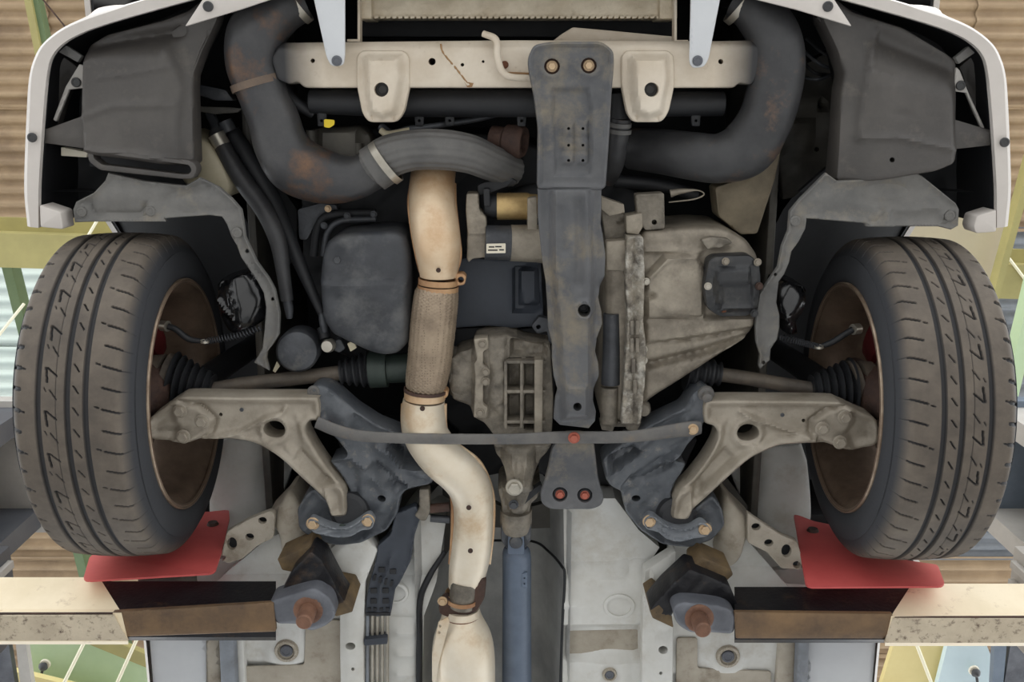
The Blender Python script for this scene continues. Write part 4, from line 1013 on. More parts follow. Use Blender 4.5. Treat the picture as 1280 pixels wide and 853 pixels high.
# ---- exhaust
ex = sweep('exhaust_front_pipe', [(546, 200, 2.05, 26), (541, 222, 2.02, 28), (540, 250, 1.985, 29), (543, 280, 1.955, 30), (547, 308, 1.94, 29), (548, 330, 1.94, 26), (548, 346, 1.94, 23)], PIPE, car, n=32, sub=8, label='tan exhaust front pipe above the flex joint')
for dx in (-29, 29):
    sweep('pipe_seam', [(541 + dx * 0.95, 230, 2.01, 2), (540 + dx, 255, 1.98, 2.2), (544 + dx, 290, 1.955, 2.2), (548 + dx * 0.95, 320, 1.945, 2.2), (548 + dx * 0.8, 340, 1.945, 1.6)], PIPER, ex, n=10)
put(CLIP, 'rivet', RUSTD, ex, P(548, 338, 1.897), 3 * mpp(548, 338, 1.897))
def exband(a, b, Z, r, w, m, nm='pipe_collar'):
    return band(nm, a, b, Z, r, w, m, ex)
exband((548, 352), (547.6, 362), 1.94, 24.5, 7, PIPER)
exband((547.6, 360), (547.2, 370), 1.94, 25, 6, PIPER)
c = relief('clamp_ear', rc([(568, 343), (578, 342), (583, 346), (581, 356), (570, 358)], 3), 1.93, 0.03, PIPER, ex, holes=[ell(576, 350, 4)], rnd=1)
flx = sweep('flex_joint', [(546, 360, 1.94, 25), (545.6, 368, 1.94, 27.5), (542, 400, 1.94, 28.5), (537, 450, 1.94, 27.5), (533, 476, 1.94, 26), (532, 486, 1.94, 24)], MESHM, car, n=144, sub=30, rf=lambda s, a, t: 1 + 0.018 * math.sin(24 * a + 0.8 * math.sin(s * 900)) * math.sin(s * 900), label='braided exhaust flex joint')
exband((531.5, 488), (531, 496), 1.94, 26, 4, RUSTD)
exband((531, 494), (530.6, 504), 1.94, 25, 9, PIPE)
relief('clamp_ear', rc([(548, 490), (558, 488), (561, 493), (557, 499), (548, 498)], 3), 1.93, 0.03, PIPER, ex, holes=[ell(553, 493.5, 3)], rnd=1)
ex2 = sweep('exhaust_mid_pipe', [(530, 500, 1.945, 26), (529, 520, 1.945, 28), (533, 545, 1.94, 28), (552, 572, 1.94, 28), (575, 592, 1.945, 28), (588, 612, 1.95, 27), (592, 640, 1.955, 25), (590, 680, 1.96, 25), (585, 712, 1.965, 24), (580, 735, 1.97, 20)], PIPE2, car, n=32, sub=8, label='cream exhaust pipe curving over the tie bar')
for dx in (-26.5, 26.5):
    sweep('pipe_seam', [(530 + dx, 505, 1.945, 2.4), (530 + dx, 530, 1.945, 2.6), (535 + dx * 1.0, 550, 1.945, 2.4), (556 + dx * 0.86, 572 - dx * 0.42, 1.945, 2.4), (578 + dx * 0.9, 592 - dx * 0.42, 1.95, 2.4), (590 + dx * 0.98, 618, 1.955, 2.4), (591 + dx * 0.96, 660, 1.96, 2.4), (587 + dx * 0.93, 705, 1.965, 2.2)], PIPER if dx < 0 else PIPE, ex2, n=10)
for x, y in ((528, 511), (556, 584), (586, 635), (588, 689)):
    put(CLIP, 'rivet', RUSTD, ex2, P(x, y, 1.902), 3.2 * mpp(x, y, 1.9))
relief('shield_lip', [(532, 572), (548, 568), (562, 578), (548, 584)], 1.90, 0.003, PIPER, ex2, rnd=0)
bolt(533, 580, 1.915, 4, RUST, ex2)
cat = sweep('catalytic_converter', [(577, 760, 1.965, 22), (577, 772, 1.965, 26), (578, 792, 1.96, 35), (579, 815, 1.955, 39), (580, 850, 1.955, 39), (580, 900, 1.955, 38), (580, 960, 1.96, 24), (580, 1100, 1.97, 20)], PIPE2, car, n=40, sub=6, label='cream catalytic converter at the bottom edge')
sweep('pipe_neck', [(581, 728, 1.955, 17), (579, 742, 1.952, 17), (577, 756, 1.955, 17)], ALLOYD, cat, n=28)
band('pipe_collar', (577.5, 750), (577, 758), 1.953, 19, 5, PIPER, cat)
flg = relief('pipe_flange', rc([(548, 757), (556, 747), (566, 752), (590, 742), (602, 722), (608, 728), (606, 748), (596, 766), (576, 774), (558, 772), (549, 768)], 4), 1.937, 0.025, RUSTD, cat, [('noise', 0.002, 6)], step=4, rnd=2, label='rusty bolted flange before the converter')
bolt(553, 752, 1.934, 4.5, BOLTT, flg)
band('pipe_collar', (577, 744), (577, 752), 1.968, 20, 8, PIPER, cat)
band('pipe_collar', (577, 770), (577, 776), 1.963, 23, 4, RUST, cat)
relief('cat_shield', rc([(548, 778), (560, 772), (562, 778), (548, 832), (545, 853), (540, 853), (540, 820)], 2), 1.905, 0.004, PIPE2, cat, holes=[ell(550, 783, 1.8, n=8), ell(549, 791, 1.8, n=8)], rnd=0.5)

# ---- subframe, tie bar, small plate
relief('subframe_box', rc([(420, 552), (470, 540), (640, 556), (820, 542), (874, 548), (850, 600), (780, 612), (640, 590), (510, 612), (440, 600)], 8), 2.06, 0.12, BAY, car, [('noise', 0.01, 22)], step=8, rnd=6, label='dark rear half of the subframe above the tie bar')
sl = [(386, 488), (396, 480), (410, 482), (424, 494), (444, 512), (472, 530), (502, 542), (526, 548), (536, 566), (546, 586), (540, 604), (508, 611), (500, 622), (498, 640), (484, 662), (452, 678), (424, 682), (392, 674), (374, 660), (372, 636), (384, 616), (394, 610), (420, 634), (436, 634), (438, 612), (428, 594), (412, 575), (437, 567), (404, 528), (398, 512)]
sfl = relief('subframe', rc(sl, 5), 1.935, 0.06, SUBF, car,
    [('ridge', [(412, 562), (440, 572), (470, 592), (508, 604)], 0.012, 6), ('ridge', [(472, 556), (500, 578), (536, 594)], 0.014, 6), ('ridge', [(452, 578), (476, 600), (486, 622)], 0.006, 8), ('plat', [(486, 556), (524, 556), (538, 582), (504, 584)], -0.045, 9), ('plat', [(456, 586), (484, 604), (496, 610), (506, 606), (470, 578)], -0.02, 8), ('plat', [(392, 484), (412, 486), (440, 516), (430, 536), (402, 528)], 0.012, 8), ('bump', 430, 655, 44, 24, -0.022), ('edge', 0.006, 3, 4), ('plat', [(448, 590), (492, 606), (480, 640), (450, 630)], 0.008, 8), ('noise', 0.0025, 8)],
    holes=[ell(478, 621, 5.4, 4.2)], step=4, rnd=2.5, label='blue grey stamped left half of the subframe')
sr = [(892, 492), (880, 482), (868, 488), (854, 510), (820, 526), (796, 540), (770, 560), (752, 574), (756, 596), (764, 608), (776, 612), (782, 640), (800, 662), (828, 680), (860, 684), (888, 676), (906, 656), (902, 634), (890, 618), (868, 634), (860, 646), (842, 642), (838, 618), (846, 598), (858, 578), (838, 573), (862, 552), (878, 534), (882, 510)]
sfr = relief('subframe', rc(sr, 5), 1.935, 0.06, SUBF, car,
    [('ridge', [(874, 556), (846, 566), (820, 584), (776, 606)], 0.012, 6), ('ridge', [(810, 548), (778, 574), (760, 590)], 0.014, 7), ('plat', [(762, 572), (792, 558), (800, 566), (766, 590)], -0.045, 9), ('plat', [(784, 600), (816, 582), (846, 574), (840, 584), (806, 600)], -0.018, 8), ('ridge', [(836, 566), (800, 590), (780, 604)], -0.008, 3), ('bump', 850, 658, 44, 24, -0.022), ('edge', 0.006, 3, 4), ('plat', [(862, 500), (884, 488), (884, 524), (850, 536)], 0.012, 8), ('bump', 842, 566, 30, 14, 0.014), ('noise', 0.0025, 8)],
    holes=[ell(795, 623, 5.6, 4.2)], step=4, rnd=2.5, label='blue grey stamped right half of the subframe')
put(CLIP, 'pivot_bolt', BRACE, sfl, P(392, 490, 1.925), 8 * mpp(392, 490, 1.925))
bolt(410, 531.5, 1.918, 4, BOLTR, sfl)
pv = lathe('pivot_nut', P(882, 491, 1.93), (0, 0.25, -1), [(0, 0.016), (0.008, 0.016), (0.010, 0.010), (0.022, 0.010), (0.024, 0.007)], BRACE, sfr, 20)
tb = sweep('tie_bar', [(396, 528, 1.905, 8), (420, 538, 1.90, 8), (450, 545, 1.898, 7.5), (500, 548, 1.896, 7), (560, 549, 1.895, 7), (640, 549, 1.895, 7), (700, 547, 1.895, 8), (760, 547, 1.895, 8), (800, 545, 1.896, 8), (840, 539, 1.90, 9), (866, 536, 1.905, 10), (876, 535, 1.908, 8)], BRACE, car, n=20, sub=6, flat=0.5, label='thin dusty tie bar crossing under the exhaust')
bolt(866, 537, 1.898, 5.2, BOLTT, tb); bolt(717.5, 547.5, 1.888, 5.4, BOLTR, tb)
mp_ = relief('mount_plate', rc([(697, 548), (706, 541), (730, 541), (742, 548), (748, 600), (755, 622), (752, 632), (740, 637), (688, 637), (677, 630), (675, 618), (684, 590), (690, 560)], 7), 1.899, 0.012, MEMBER, car, [('ridge', [(676, 609), (754, 609)], 0.002, 3), ('ring', 700, 618, 12, 0.003, 3), ('ring', 731, 619, 12, 0.003, 3), ('edge', 0.003, 2, 4)],
    holes=[ell(700, 618, 9.5), ell(731, 619, 9.5)], step=4, rnd=2.5, label='grey mount plate with two red bolts')
for x, y in ((700, 618), (731, 619)):
    put(CLIP, 'bushing', LINER, mp_, P(x, y, 1.909), 9.6 * mpp(x, y, 1.9)); bolt(x, y, 1.906, 4.6, BOLTR, mp_)

# ---- lower control arms
al = [(188, 524), (204, 510), (222, 498), (236, 494), (300, 495), (392, 495), (399, 498), (400, 522), (388, 525), (383, 534), (388, 548), (404, 574), (424, 600), (432, 610), (435, 632), (432, 643), (422, 645), (413, 638), (410, 627), (398, 614), (376, 594), (356, 575), (338, 562), (318, 552), (290, 547), (264, 546), (246, 549), (230, 552), (212, 549), (189, 546)]
zl = lambda x, y: 1.87 + 0.05 * min(1, max(0, (x - 190) / 220.0))
fa = [('ridge', [(222, 500), (250, 505), (270, 524), (266, 540), (240, 554)], -0.006, 2.6), ('plat', [(376, 560), (412, 598), (402, 610), (368, 574)], -0.008, 6), ('edge', 0.010, 3, 9), ('plat', [(222, 501), (246, 506), (266, 524), (262, 536), (240, 552), (218, 550), (226, 530), (216, 516)], 0.008, 9), ('ring', 344, 536, 16, 0.010, 5), ('ridge', [(256, 548), (300, 540), (330, 524), (354, 516), (357, 510)], 0.009, 3), ('ridge', [(372, 520), (382, 560), (404, 590)], 0.005, 5), ('ridge', [(192, 534), (220, 528)], 0.008, 8), ('bump', 405, 600, 14, 10, -0.006), ('ridge', [(360, 560), (388, 592), (404, 604)], 0.008, 5), ('plat', [(404, 606), (432, 604), (436, 640), (416, 642)], 0.012, 5)]
arm = relief('control_arm', sm(al, 3), zl, 0.045, ARM, car, fa, holes=[ell(344, 536, 14, 10.5, 20, 0.15), ell(276, 518.5, 2.4, n=10)], step=2.4, rnd=3, label='cast alloy lower control arm inside the left wheel')
for x, y in ((225, 514), (252, 527), (229, 546)):
    bolt(x, y, 1.858, 6.5, ARM, arm)
put(CLIP, 'rivet', CASTD, arm, P(302, 512.5, 1.885), 2.6 * mpp(302, 512, 1.885))
ar_ = [(1094, 524), (1076, 514), (1052, 503), (1038, 500), (960, 499), (896, 499), (880, 503), (879, 524), (884, 529), (892, 532), (896, 542), (890, 558), (876, 580), (858, 602), (845, 614), (839, 630), (838, 642), (846, 648), (856, 646), (864, 636), (880, 622), (908, 594), (930, 575), (954, 561), (976, 554), (1010, 552), (1030, 553), (1044, 556), (1060, 561), (1078, 558), (1095, 552)]
zr = lambda x, y: 1.87 + 0.05 * min(1, max(0, (1094 - x) / 214.0))
fr = [('ridge', [(1062, 506), (1034, 510), (1012, 526), (1013, 544), (1040, 558)], -0.006, 2.6), ('plat', [(906, 560), (866, 604), (876, 614), (918, 572)], -0.008, 6), ('edge', 0.010, 3, 9), ('plat', [(1062, 508), (1036, 512), (1016, 526), (1016, 540), (1040, 556), (1064, 560), (1056, 540), (1066, 526)], 0.008, 9), ('ring', 934, 540, 16, 0.010, 5), ('ridge', [(1016, 546), (980, 536), (940, 522), (924, 514)], 0.009, 3), ('ridge', [(1016, 546), (970, 550), (934, 566), (912, 586), (880, 612)], 0.009, 5), ('ridge', [(904, 526), (890, 562), (864, 596)], 0.005, 5), ('plat', [(842, 612), (866, 608), (862, 646), (838, 644)], 0.012, 5), ('bump', 872, 606, 12, 9, -0.006)]
armr = relief('control_arm', sm(ar_, 3), zr, 0.045, ARM, car, fr, holes=[ell(934, 540, 14, 10.5, 20, -0.1), ell(1004.5, 526, 2.4, n=10)], step=2.4, rnd=3, label='cast alloy lower control arm inside the right wheel')
for x, y in ((1056, 522), (1028, 536), (1050, 553)):
    bolt(x, y, 1.858, 6.5, ARM, armr)
put(CLIP, 'rivet', CASTD, armr, P(978, 519, 1.885), 2.6 * mpp(978, 519, 1.885))
# rear bushings with their clamps
for (cx, cy, s, gm) in ((433, 640, -1, GREENP), (849, 646, 1, LABELW)):
    pb_ = P(cx - s * 4, cy - 4, 1.93)
    lathe('arm_bushing', (pb_.x, pb_.y, 1.91 + ZC), (0, 0.12, 1), [(0, 0.018), (0.0, 0.03), (0.006, 0.038), (0.03, 0.042), (0.06, 0.042)], BOOT, car, 32)
    if s < 0:
        pl = [(386, 652), (390, 648), (400, 652), (416, 658), (432, 659), (446, 652), (458, 644), (464, 645), (468, 652), (464, 660), (452, 662), (440, 669), (424, 671), (406, 668), (392, 664)]
        bl = ((391, 655), (460, 651)); dot = (428, 660)
    else:
        pl = [(805, 650), (811, 644), (818, 645), (830, 654), (846, 660), (862, 659), (876, 652), (884, 656), (888, 664), (880, 670), (866, 672), (850, 676), (834, 673), (822, 664), (808, 660)]
        bl = ((811.5, 652), (881.5, 662)); dot = (843.5, 666)
    cb = relief('bushing_clamp', sm(pl, 3), 1.890, 0.02, CLAMPM, car, [('edge', 0.008, 1.2, 3)], step=3, rnd=1.5)
    for x, y in bl: bolt(x, y, 1.888, 6, BOLTT, cb)
    put(CLIP, 'paint_dot', gm, cb, P(dot[0], dot[1], 1.897), 5 * mpp(dot[0], dot[1], 1.89))

# ---- drive shafts with ribbed boots
def boot(name, a, b, ra, rb, n, parent, m=BOOT):
    d = (b - a); L = d.length; prof = []
    k = n * 8
    for i in range(k + 1):
        t = i / k
        r = ra + (rb - ra) * t
        prof.append((L * t, r * (1 + 0.16 * math.cos(2 * math.pi * n * t))))
    return lathe(name, a, d, prof, m, parent, 36, angle=60)
def wpt(px, py, Z): return P(px, py, Z)
ax = 1.975
ds = sweep('drive_shaft', [(262, 488, 1.985, 9), (300, 481, 1.99, 9), (360, 474, 1.995, 9), (428, 466, 2.0, 9.5)], SHAFT, car, n=20, sub=2, label='dusty left drive shaft')
boot('shaft_boot', wpt(216, 476, 1.985), wpt(266, 486, 1.985), 0.052, 0.026, 6, ds)
lathe('boot_band', wpt(206, 474, 1.985), wpt(216, 476, 1.985) - wpt(206, 474, 1.985), [(0, 0.05), (0.002, 0.054), (0.014, 0.054), (0.016, 0.05)], SHAFT, ds)
lathe('outer_joint', wpt(186, 472, 1.985), wpt(206, 474, 1.985) - wpt(186, 472, 1.985), [(0, 0.03), (0.004, 0.046), (0.028, 0.05), (0.03, 0.04)], SHAFT, ds)
boot('shaft_boot', wpt(426, 466, 2.0), wpt(462, 462, 2.0), 0.022, 0.034, 4, ds)
lathe('inner_joint', wpt(462, 462, 2.0), (1, -0.05, 0), [(0, 0.03), (0.0, 0.038), (0.036, 0.038), (0.037, 0.030), (0.10, 0.030)], GREENP, ds, 32)
ds2 = sweep('drive_shaft', [(898, 468, 2.0, 9), (940, 474, 1.995, 9), (980, 481, 1.99, 9), (1018, 487, 1.985, 9)], SHAFT, car, n=20, sub=2, label='dusty right drive shaft')
boot('shaft_boot', wpt(1064, 484, 1.985), wpt(1014, 487, 1.985), 0.052, 0.026, 6, ds2)
lathe('boot_band', wpt(1074, 482, 1.985), wpt(1064, 484, 1.985) - wpt(1074, 482, 1.985), [(0, 0.05), (0.002, 0.054), (0.014, 0.054), (0.016, 0.05)], SHAFT, ds2)
lathe('outer_joint', wpt(1094, 480, 1.985), wpt(1074, 482, 1.985) - wpt(1094, 480, 1.985), [(0, 0.03), (0.004, 0.046), (0.028, 0.05), (0.03, 0.04)], SHAFT, ds2)
boot('shaft_boot', wpt(900, 468, 2.0), wpt(858, 462, 2.0), 0.022, 0.036, 4, ds2)
# headlamp-black glossy covers and brake hoses behind the splash guards
relief('washer_pump_cover', sm([(272, 356), (290, 345), (318, 340), (330, 362), (332, 396), (312, 410), (288, 416), (278, 392)], 3), 2.0, 0.06, GLOSS, car, [('noise', 0.005, 16), ('dome', 302, 380, 30, 40, 0.03), ('ridge', [(290, 352), (300, 384), (300, 400)], 0.012, 4), ('ridge', [(276, 372), (298, 396)], 0.010, 3)], step=3, rnd=3, label='crumpled glossy black plastic beside the left wheel')
relief('washer_pump_cover', sm([(970, 350), (994, 352), (1008, 364), (1000, 384), (990, 400), (996, 418), (974, 410), (968, 380)], 3), 2.0, 0.06, GLOSS, car, [('dome', 984, 384, 24, 36, 0.04), ('ridge', [(976, 392), (984, 412)], 0.012, 4), ('noise', 0.003, 12)], step=3, rnd=3, label='glossy black plastic beside the right wheel')
for pts, hub in (([(326, 410, 1.99, 3), (300, 419, 1.985, 3), (275, 424, 1.98, 3), (256, 427, 1.975, 3)], [(256, 427, 1.975, 3), (236, 424, 1.975, 4), (220, 412, 1.975, 4), (210, 408, 1.975, 4)]),
                 ([(974, 421, 1.99, 3), (996, 427, 1.985, 3), (1012, 431, 1.98, 3), (1024, 434, 1.975, 3)], [(1024, 434, 1.975, 3), (1040, 428, 1.975, 4), (1056, 418, 1.975, 4), (1066, 412, 1.975, 4)])):
    bh = sweep('brake_hose', hub, BOOT, car, n=12)
    ws = [P(*p[:3]) for p in pts]; cs = catmull([tuple(v) for v in ws], 40)
    pos = np.array(cs); tan = np.gradient(pos, axis=0); tan /= np.linalg.norm(tan, axis=1, keepdims=True)
    hel = []
    for i in range(len(pos)):
        u = np.cross(tan[i], [0, 0, 1]); u /= np.linalg.norm(u); v = np.cross(tan[i], u); a = i * 1.05
        hel.append((*(pos[i] + 0.0062 * (math.cos(a) * u + math.sin(a) * v)), 0.0013))
    sweep('hose_spring', hel, CASTD, bh, n=5, sub=1, world=True)
    e = pts[-1]; band('hose_ring', (e[0], e[1]), (e[0], e[1] + 2), e[2] - 0.01, 5.5, 3, STEEL, bh)
    lathe('hose_fitting', P(*hub[-1][:3]), (hub[-1][0] - hub[0][0], 0, 20), [(0, 0.006), (0, 0.011), (0.016, 0.011), (0.018, 0.007)], STEEL, bh, 12)
# ---- wheels
def tyre_mesh():
    R, NY, W2 = 0.320, 1200, 0.117
    # lateral stations: fine over the tread, coarser down the side walls
    xs = np.linspace(-0.104, 0.104, 150)
    period = 2 * math.pi * R / 54.0
    th = np.arange(NY) * 2 * math.pi / NY
    S = th * R
    Xg, Sg = np.meshgrid(xs, S)
    crown = -0.006 * (np.abs(Xg) / 0.09) ** 2 - 0.030 * np.clip((np.abs(Xg) - 0.080) / 0.024, 0, 1) ** 2
    depth = np.zeros_like(Xg)
    for gx, gw in ((-0.047, 0.0105), (0.003, 0.0098), (0.034, 0.0090)):
        d = np.abs(Xg - gx)
        depth = np.maximum(depth, 0.0070 * (1 - sstep((d - gw / 2 + 0.0010) / 0.0014)))
    def slash(x0, s0, x1, s1, hw, dp, per=period, off=0.0):
        nonlocal depth
        Sm = (Sg - off) % per
        for k in (-1, 0, 1):
            ax, ay, bx, by = x0, s0 + k * per, x1, s1 + k * per
            vx, vy = bx - ax, by - ay
            t = np.clip(((Xg - ax) * vx + (Sm - ay) * vy) / (vx * vx + vy * vy), 0, 1)
            d = np.hypot(Xg - ax - t * vx, Sm - ay - t * vy)
            depth = np.maximum(depth, dp * (1 - sstep((d - hw + 0.0007) / 0.0012)))
    h = period
    slash(-0.101, 0.006, -0.080, 0.011, 0.0034, 0.006)                 # outer shoulder notches
    slash(-0.078, 0.0115, -0.071, 0.0135, 0.0014, 0.004, 2 * h)
    slash(0.062, 0.009, 0.088, 0.016, 0.0017, 0.005)                   # inner shoulder sipes
    slash(0.088, 0.016, 0.100, 0.017, 0.0010, 0.003)
    slash(0.050, 0.004, 0.056, 0.006, 0.0013, 0.004, 2 * h)
    slash(0.014, 0.006, 0.022, 0.018, 0.0012, 0.005)                   # third rib slashes
    slash(-0.034, 0.012, -0.031, 0.036, 0.0019, 0.006, 2 * h)          # second rib hooks
    slash(-0.031, 0.012, -0.015, 0.026, 0.0014, 0.005, 2 * h)
    slash(-0.026, 0.050, -0.015, 0.066, 0.0011, 0.004, 2 * h)
    slash(-0.036, 0.046, -0.033, 0.052, 0.0010, 0.003, 2 * h)
    slash(-0.016, 0.000, -0.016, 2 * h, 0.0006, 0.0016, 2 * h)
    rad = R + crown - depth
    sw = [(0.1065, R - 0.0375), (0.1095, R - 0.048), (0.1115, R - 0.060), (0.1110, R - 0.072), (0.1085, R - 0.082), (0.106, R - 0.089), (0.100, R - 0.0945), (0.09, 0.222)]
    prof_n = len(sw)
    cols = prof_n * 2 + len(xs)
    X = np.zeros((NY, cols)); Rr = np.zeros((NY, cols)); G = np.zeros((NY, cols))
    for j, (x, r) in enumerate(sw[::-1]):
        X[:, j] = -x; Rr[:, j] = r; G[:, j] = 1.0
    X[:, prof_n:prof_n + len(xs)] = Xg; Rr[:, prof_n:prof_n + len(xs)] = rad
    G[:, prof_n:prof_n + len(xs)] = np.clip(depth / 0.003, 0, 1) * 0.9
    side = np.clip((np.abs(xs) - 0.088) / 0.012, 0, 1)
    G[:, prof_n:prof_n + len(xs)] = np.maximum(G[:, prof_n:prof_n + len(xs)], side[None, :])
    for j, (x, r) in enumerate(sw):
        X[:, prof_n + len(xs) + j] = x; Rr[:, prof_n + len(xs) + j] = r; G[:, prof_n + len(xs) + j] = 1.0
    # th = 0 at the bottom of the wheel
    Yg = Rr * np.sin(th)[:, None]; Zg = -Rr * np.cos(th)[:, None]
    verts = np.stack([X, Yg, Zg], -1).reshape(-1, 3)
    ii, jj = np.meshgrid(np.arange(NY), np.arange(cols - 1), indexing='ij')
    i2 = (ii + 1) % NY
    quads = np.stack([ii * cols + jj, i2 * cols + jj, i2 * cols + jj + 1, ii * cols + jj + 1], -1).reshape(-1, 4)
    me = bpy.data.meshes.new('tyre')
    me.vertices.add(len(verts)); me.vertices.foreach_set('co', verts.astype(np.float32).ravel())
    me.loops.add(len(quads) * 4); me.loops.foreach_set('vertex_index', quads.astype(np.int32).ravel())
    me.polygons.add(len(quads)); me.polygons.foreach_set('loop_start', np.arange(len(quads), dtype=np.int32) * 4)
    at = me.attributes.new('bare', 'FLOAT', 'POINT'); at.data.foreach_set('value', G.astype(np.float32).ravel())
    me.update(calc_edges=True)
    me.shade_smooth(); me.set_sharp_from_angle(angle=math.radians(50))
    return me
TYREM = M('tyre_rubber', (104, 95, 85), (84, 77, 70), 14, 0.75, bump=0.12, spec=0.3)
nt = TYREM.node_tree; N, L = nt.nodes, nt.links
bs = N['Principled BSDF']; src = bs.inputs['Base Color'].links[0].from_socket
an = N.new('ShaderNodeAttribute'); an.attribute_name = 'bare'
mx = N.new('ShaderNodeMix'); mx.data_type = 'RGBA'
L.new(an.outputs['Fac'], mx.inputs[0]); L.new(src, mx.inputs[6]); mx.inputs[7].default_value = srgb(54, 55, 58)
L.new(mx.outputs[2], bs.inputs['Base Color'])
TYRE = tyre_mesh()
WY, WZ = 0.597, 1.964 + ZC
for s in (-1, 1):
    cx = -0.756 if s < 0 else 0.767
    rotm = Matrix.Rotation(0 if s < 0 else math.pi, 3, 'Z').to_quaternion()
    ty = put(TYRE, 'tyre', TYREM, car, Vector((cx, WY + (0 if s < 0 else 0.008), WZ)), 1.0, rotm, 'worn ribbed left front tyre' if s < 0 else 'worn ribbed right front tyre')
    c = Vector((cx, WY + (0 if s < 0 else 0.008), WZ)); a = Vector((-s, 0, 0))       # a points to the inside of the car
    lathe('wheel_rim', c - a * 0.10, a, [(0.0, 0.215), (0.0, 0.2), (0.03, 0.19), (0.06, 0.182), (0.12, 0.190), (0.16, 0.2), (0.185, 0.205), (0.196, 0.218), (0.205, 0.2275), (0.211, 0.2285), (0.2115, 0.2265), (0.206, 0.2200), (0.206, 0.2235), (0.196, 0.226), (0.14, 0.215), (0.03, 0.212)], BARREL, ty, 96, angle=50, caps=False)
    lathe('rim_edge', c + a * 0.1045, a, [(0.0, 0.2265), (0.0015, 0.2225), (0.0050, 0.2235), (0.0062, 0.2275), (0.0045, 0.2300), (0.0, 0.2300)], RIMLIP, ty, 96, angle=60, caps=False)
    for k in range(5):                                   # spokes at the outer face
        an_ = 2 * math.pi * k / 5 + 0.3
        d1 = Vector((0, math.cos(an_), math.sin(an_))); d2 = Vector((0, -math.sin(an_), math.cos(an_)))
        pr = [c - a * 0.088 + d1 * 0.03 + d2 * 0.028, c - a * 0.088 + d1 * 0.195 + d2 * 0.020, c - a * 0.088 + d1 * 0.195 - d2 * 0.020, c - a * 0.088 + d1 * 0.03 - d2 * 0.028]
        prism('spoke', pr, -a * 0.02, BARREL, ty, bevel=0.004)
    lathe('wheel_hub', c - a * 0.06, a, [(-0.04, 0.02), (-0.04, 0.06), (0.0, 0.065), (0.07, 0.055), (0.075, 0.03)], RUSTD, ty, 32)
    br = lathe('brake_disc', c - a * 0.035, a, [(0.0, 0.06), (0.0, 0.142), (0.022, 0.142), (0.022, 0.06)], RUSTD, car, 64, caps=False)
    lathe('brake_shield', c + a * 0.0, a, [(0.0, 0.04), (0.004, 0.14), (0.008, 0.138), (0.012, 0.04)], BARREL, br, 48)
    cp = []
    for k in range(9):
        an_ = math.pi * (0.60 + 0.42 * k / 8); cp.append((an_, 0.165))
    lo_ = [c + a * 0.02 + Vector((0, math.cos(t) * 0.168, math.sin(t) * 0.168 )) for t, r in cp] + [c + a * 0.02 + Vector((0, math.cos(t) * 0.105, math.sin(t) * 0.105)) for t, r in cp[::-1]]
    prism('brake_caliper', lo_, -a * 0.09, REDC, br, label='dull red brake caliper', bevel=0.006)
    kn = sweep('steering_knuckle', [(c.x + a.x * 0.02, c.y, c.z + 0.2, 0.03), (c.x + a.x * 0.03, c.y, c.z + 0.08, 0.045), (c.x + a.x * 0.03, c.y - 0.01, c.z, 0.055), (c.x + a.x * 0.03, c.y + 0.0, c.z - 0.07, 0.035), (c.x + a.x * 0.02, c.y, c.z - 0.10, 0.022)], RUSTD, car, n=20, world=True)
    lathe('ball_joint', (c.x + a.x * 0.03, c.y + 0.01, c.z - 0.07), (0, 0, -1), [(0, 0.018), (0.01, 0.026), (0.03, 0.024), (0.036, 0.014)], BOOT, kn, 20)
    sweep('strut', [(c.x + a.x * 0.11, c.y, c.z + 0.1, 0.026), (c.x + a.x * 0.15, c.y, c.z + 0.42, 0.026)], LINER, kn, n=20, sub=1, world=True)

# ---- red mud flaps behind the front wheels
def flap(pts, Y, lab, hole):
    loop = [PV(x, y, Y) for x, y in pts]
    f = prism('mud_flap', loop, (0, 0.004, 0), RUBRED, car, label=lab, bevel=0.0012)
    p = PV(hole[0], hole[1], Y)
    lathe('flap_washer', p, (0, 1, 0), [(-0.006, 0.003), (-0.006, 0.010), (0.0, 0.013), (0.006, 0.013)], RUSTD, f, 20)
    return f
flap(rc([(104, 724), (112, 696), (200, 640), (262, 640), (286, 637), (287, 648), (277, 690), (269, 715), (262, 717), (110, 726)], 3), 0.94, 'red mud flap behind the left tyre', (266, 656))
flap(rc([(992, 643), (1000, 645), (1018, 652), (1060, 660), (1130, 700), (1172, 706), (1181, 730), (1176, 733), (1012, 734), (1007, 731), (1000, 690)], 3), 0.945, 'red mud flap behind the right tyre', (1016, 664))

# ---- floor pan, rails, sills
def grow(y, y0, y1): return sstep((y - y0) / (y1 - y0))
YB = 1060
fr_f = [('fn', lambda x, y: -0.20 * (1 - grow(y, 624, 728))), ('plat', [(704, 786), (802, 784), (802, 824), (706, 826)], -0.022, 10), ('ridge', [(704, 757), (736, 759)], 0.006, 4), ('ridge', [(704, 849), (746, 850)], 0.006, 4), ('ridge', [(706, 716), (750, 727), (788, 727), (788, 708)], -0.006, 3), ('ridge', [(770, 660), (780, 700), (812, 706)], 0.008, 8), ('ring', 762, 844, 16, 0.008, 8), ('noise', 0.0012, 40)]
fpr = relief('floor_pan', [(705, 628), (770, 628), (800, 668), (826, 690), (806, 720), (803, 760), (803, YB), (700, YB), (704, 800), (706, 720)], 1.985, 0.02, UNDER, car, fr_f, step=6, rnd=0, label='pale grey floor pan right of the tunnel')
put(PLUG, 'floor_plug', UNDERT, fpr, P(762, 844, 1.975), 9 * mpp(762, 844, 1.975))
put(CLIP, 'plug_core', GREYP, fpr, P(762, 844, 1.971), 5.5 * mpp(762, 844, 1.975))
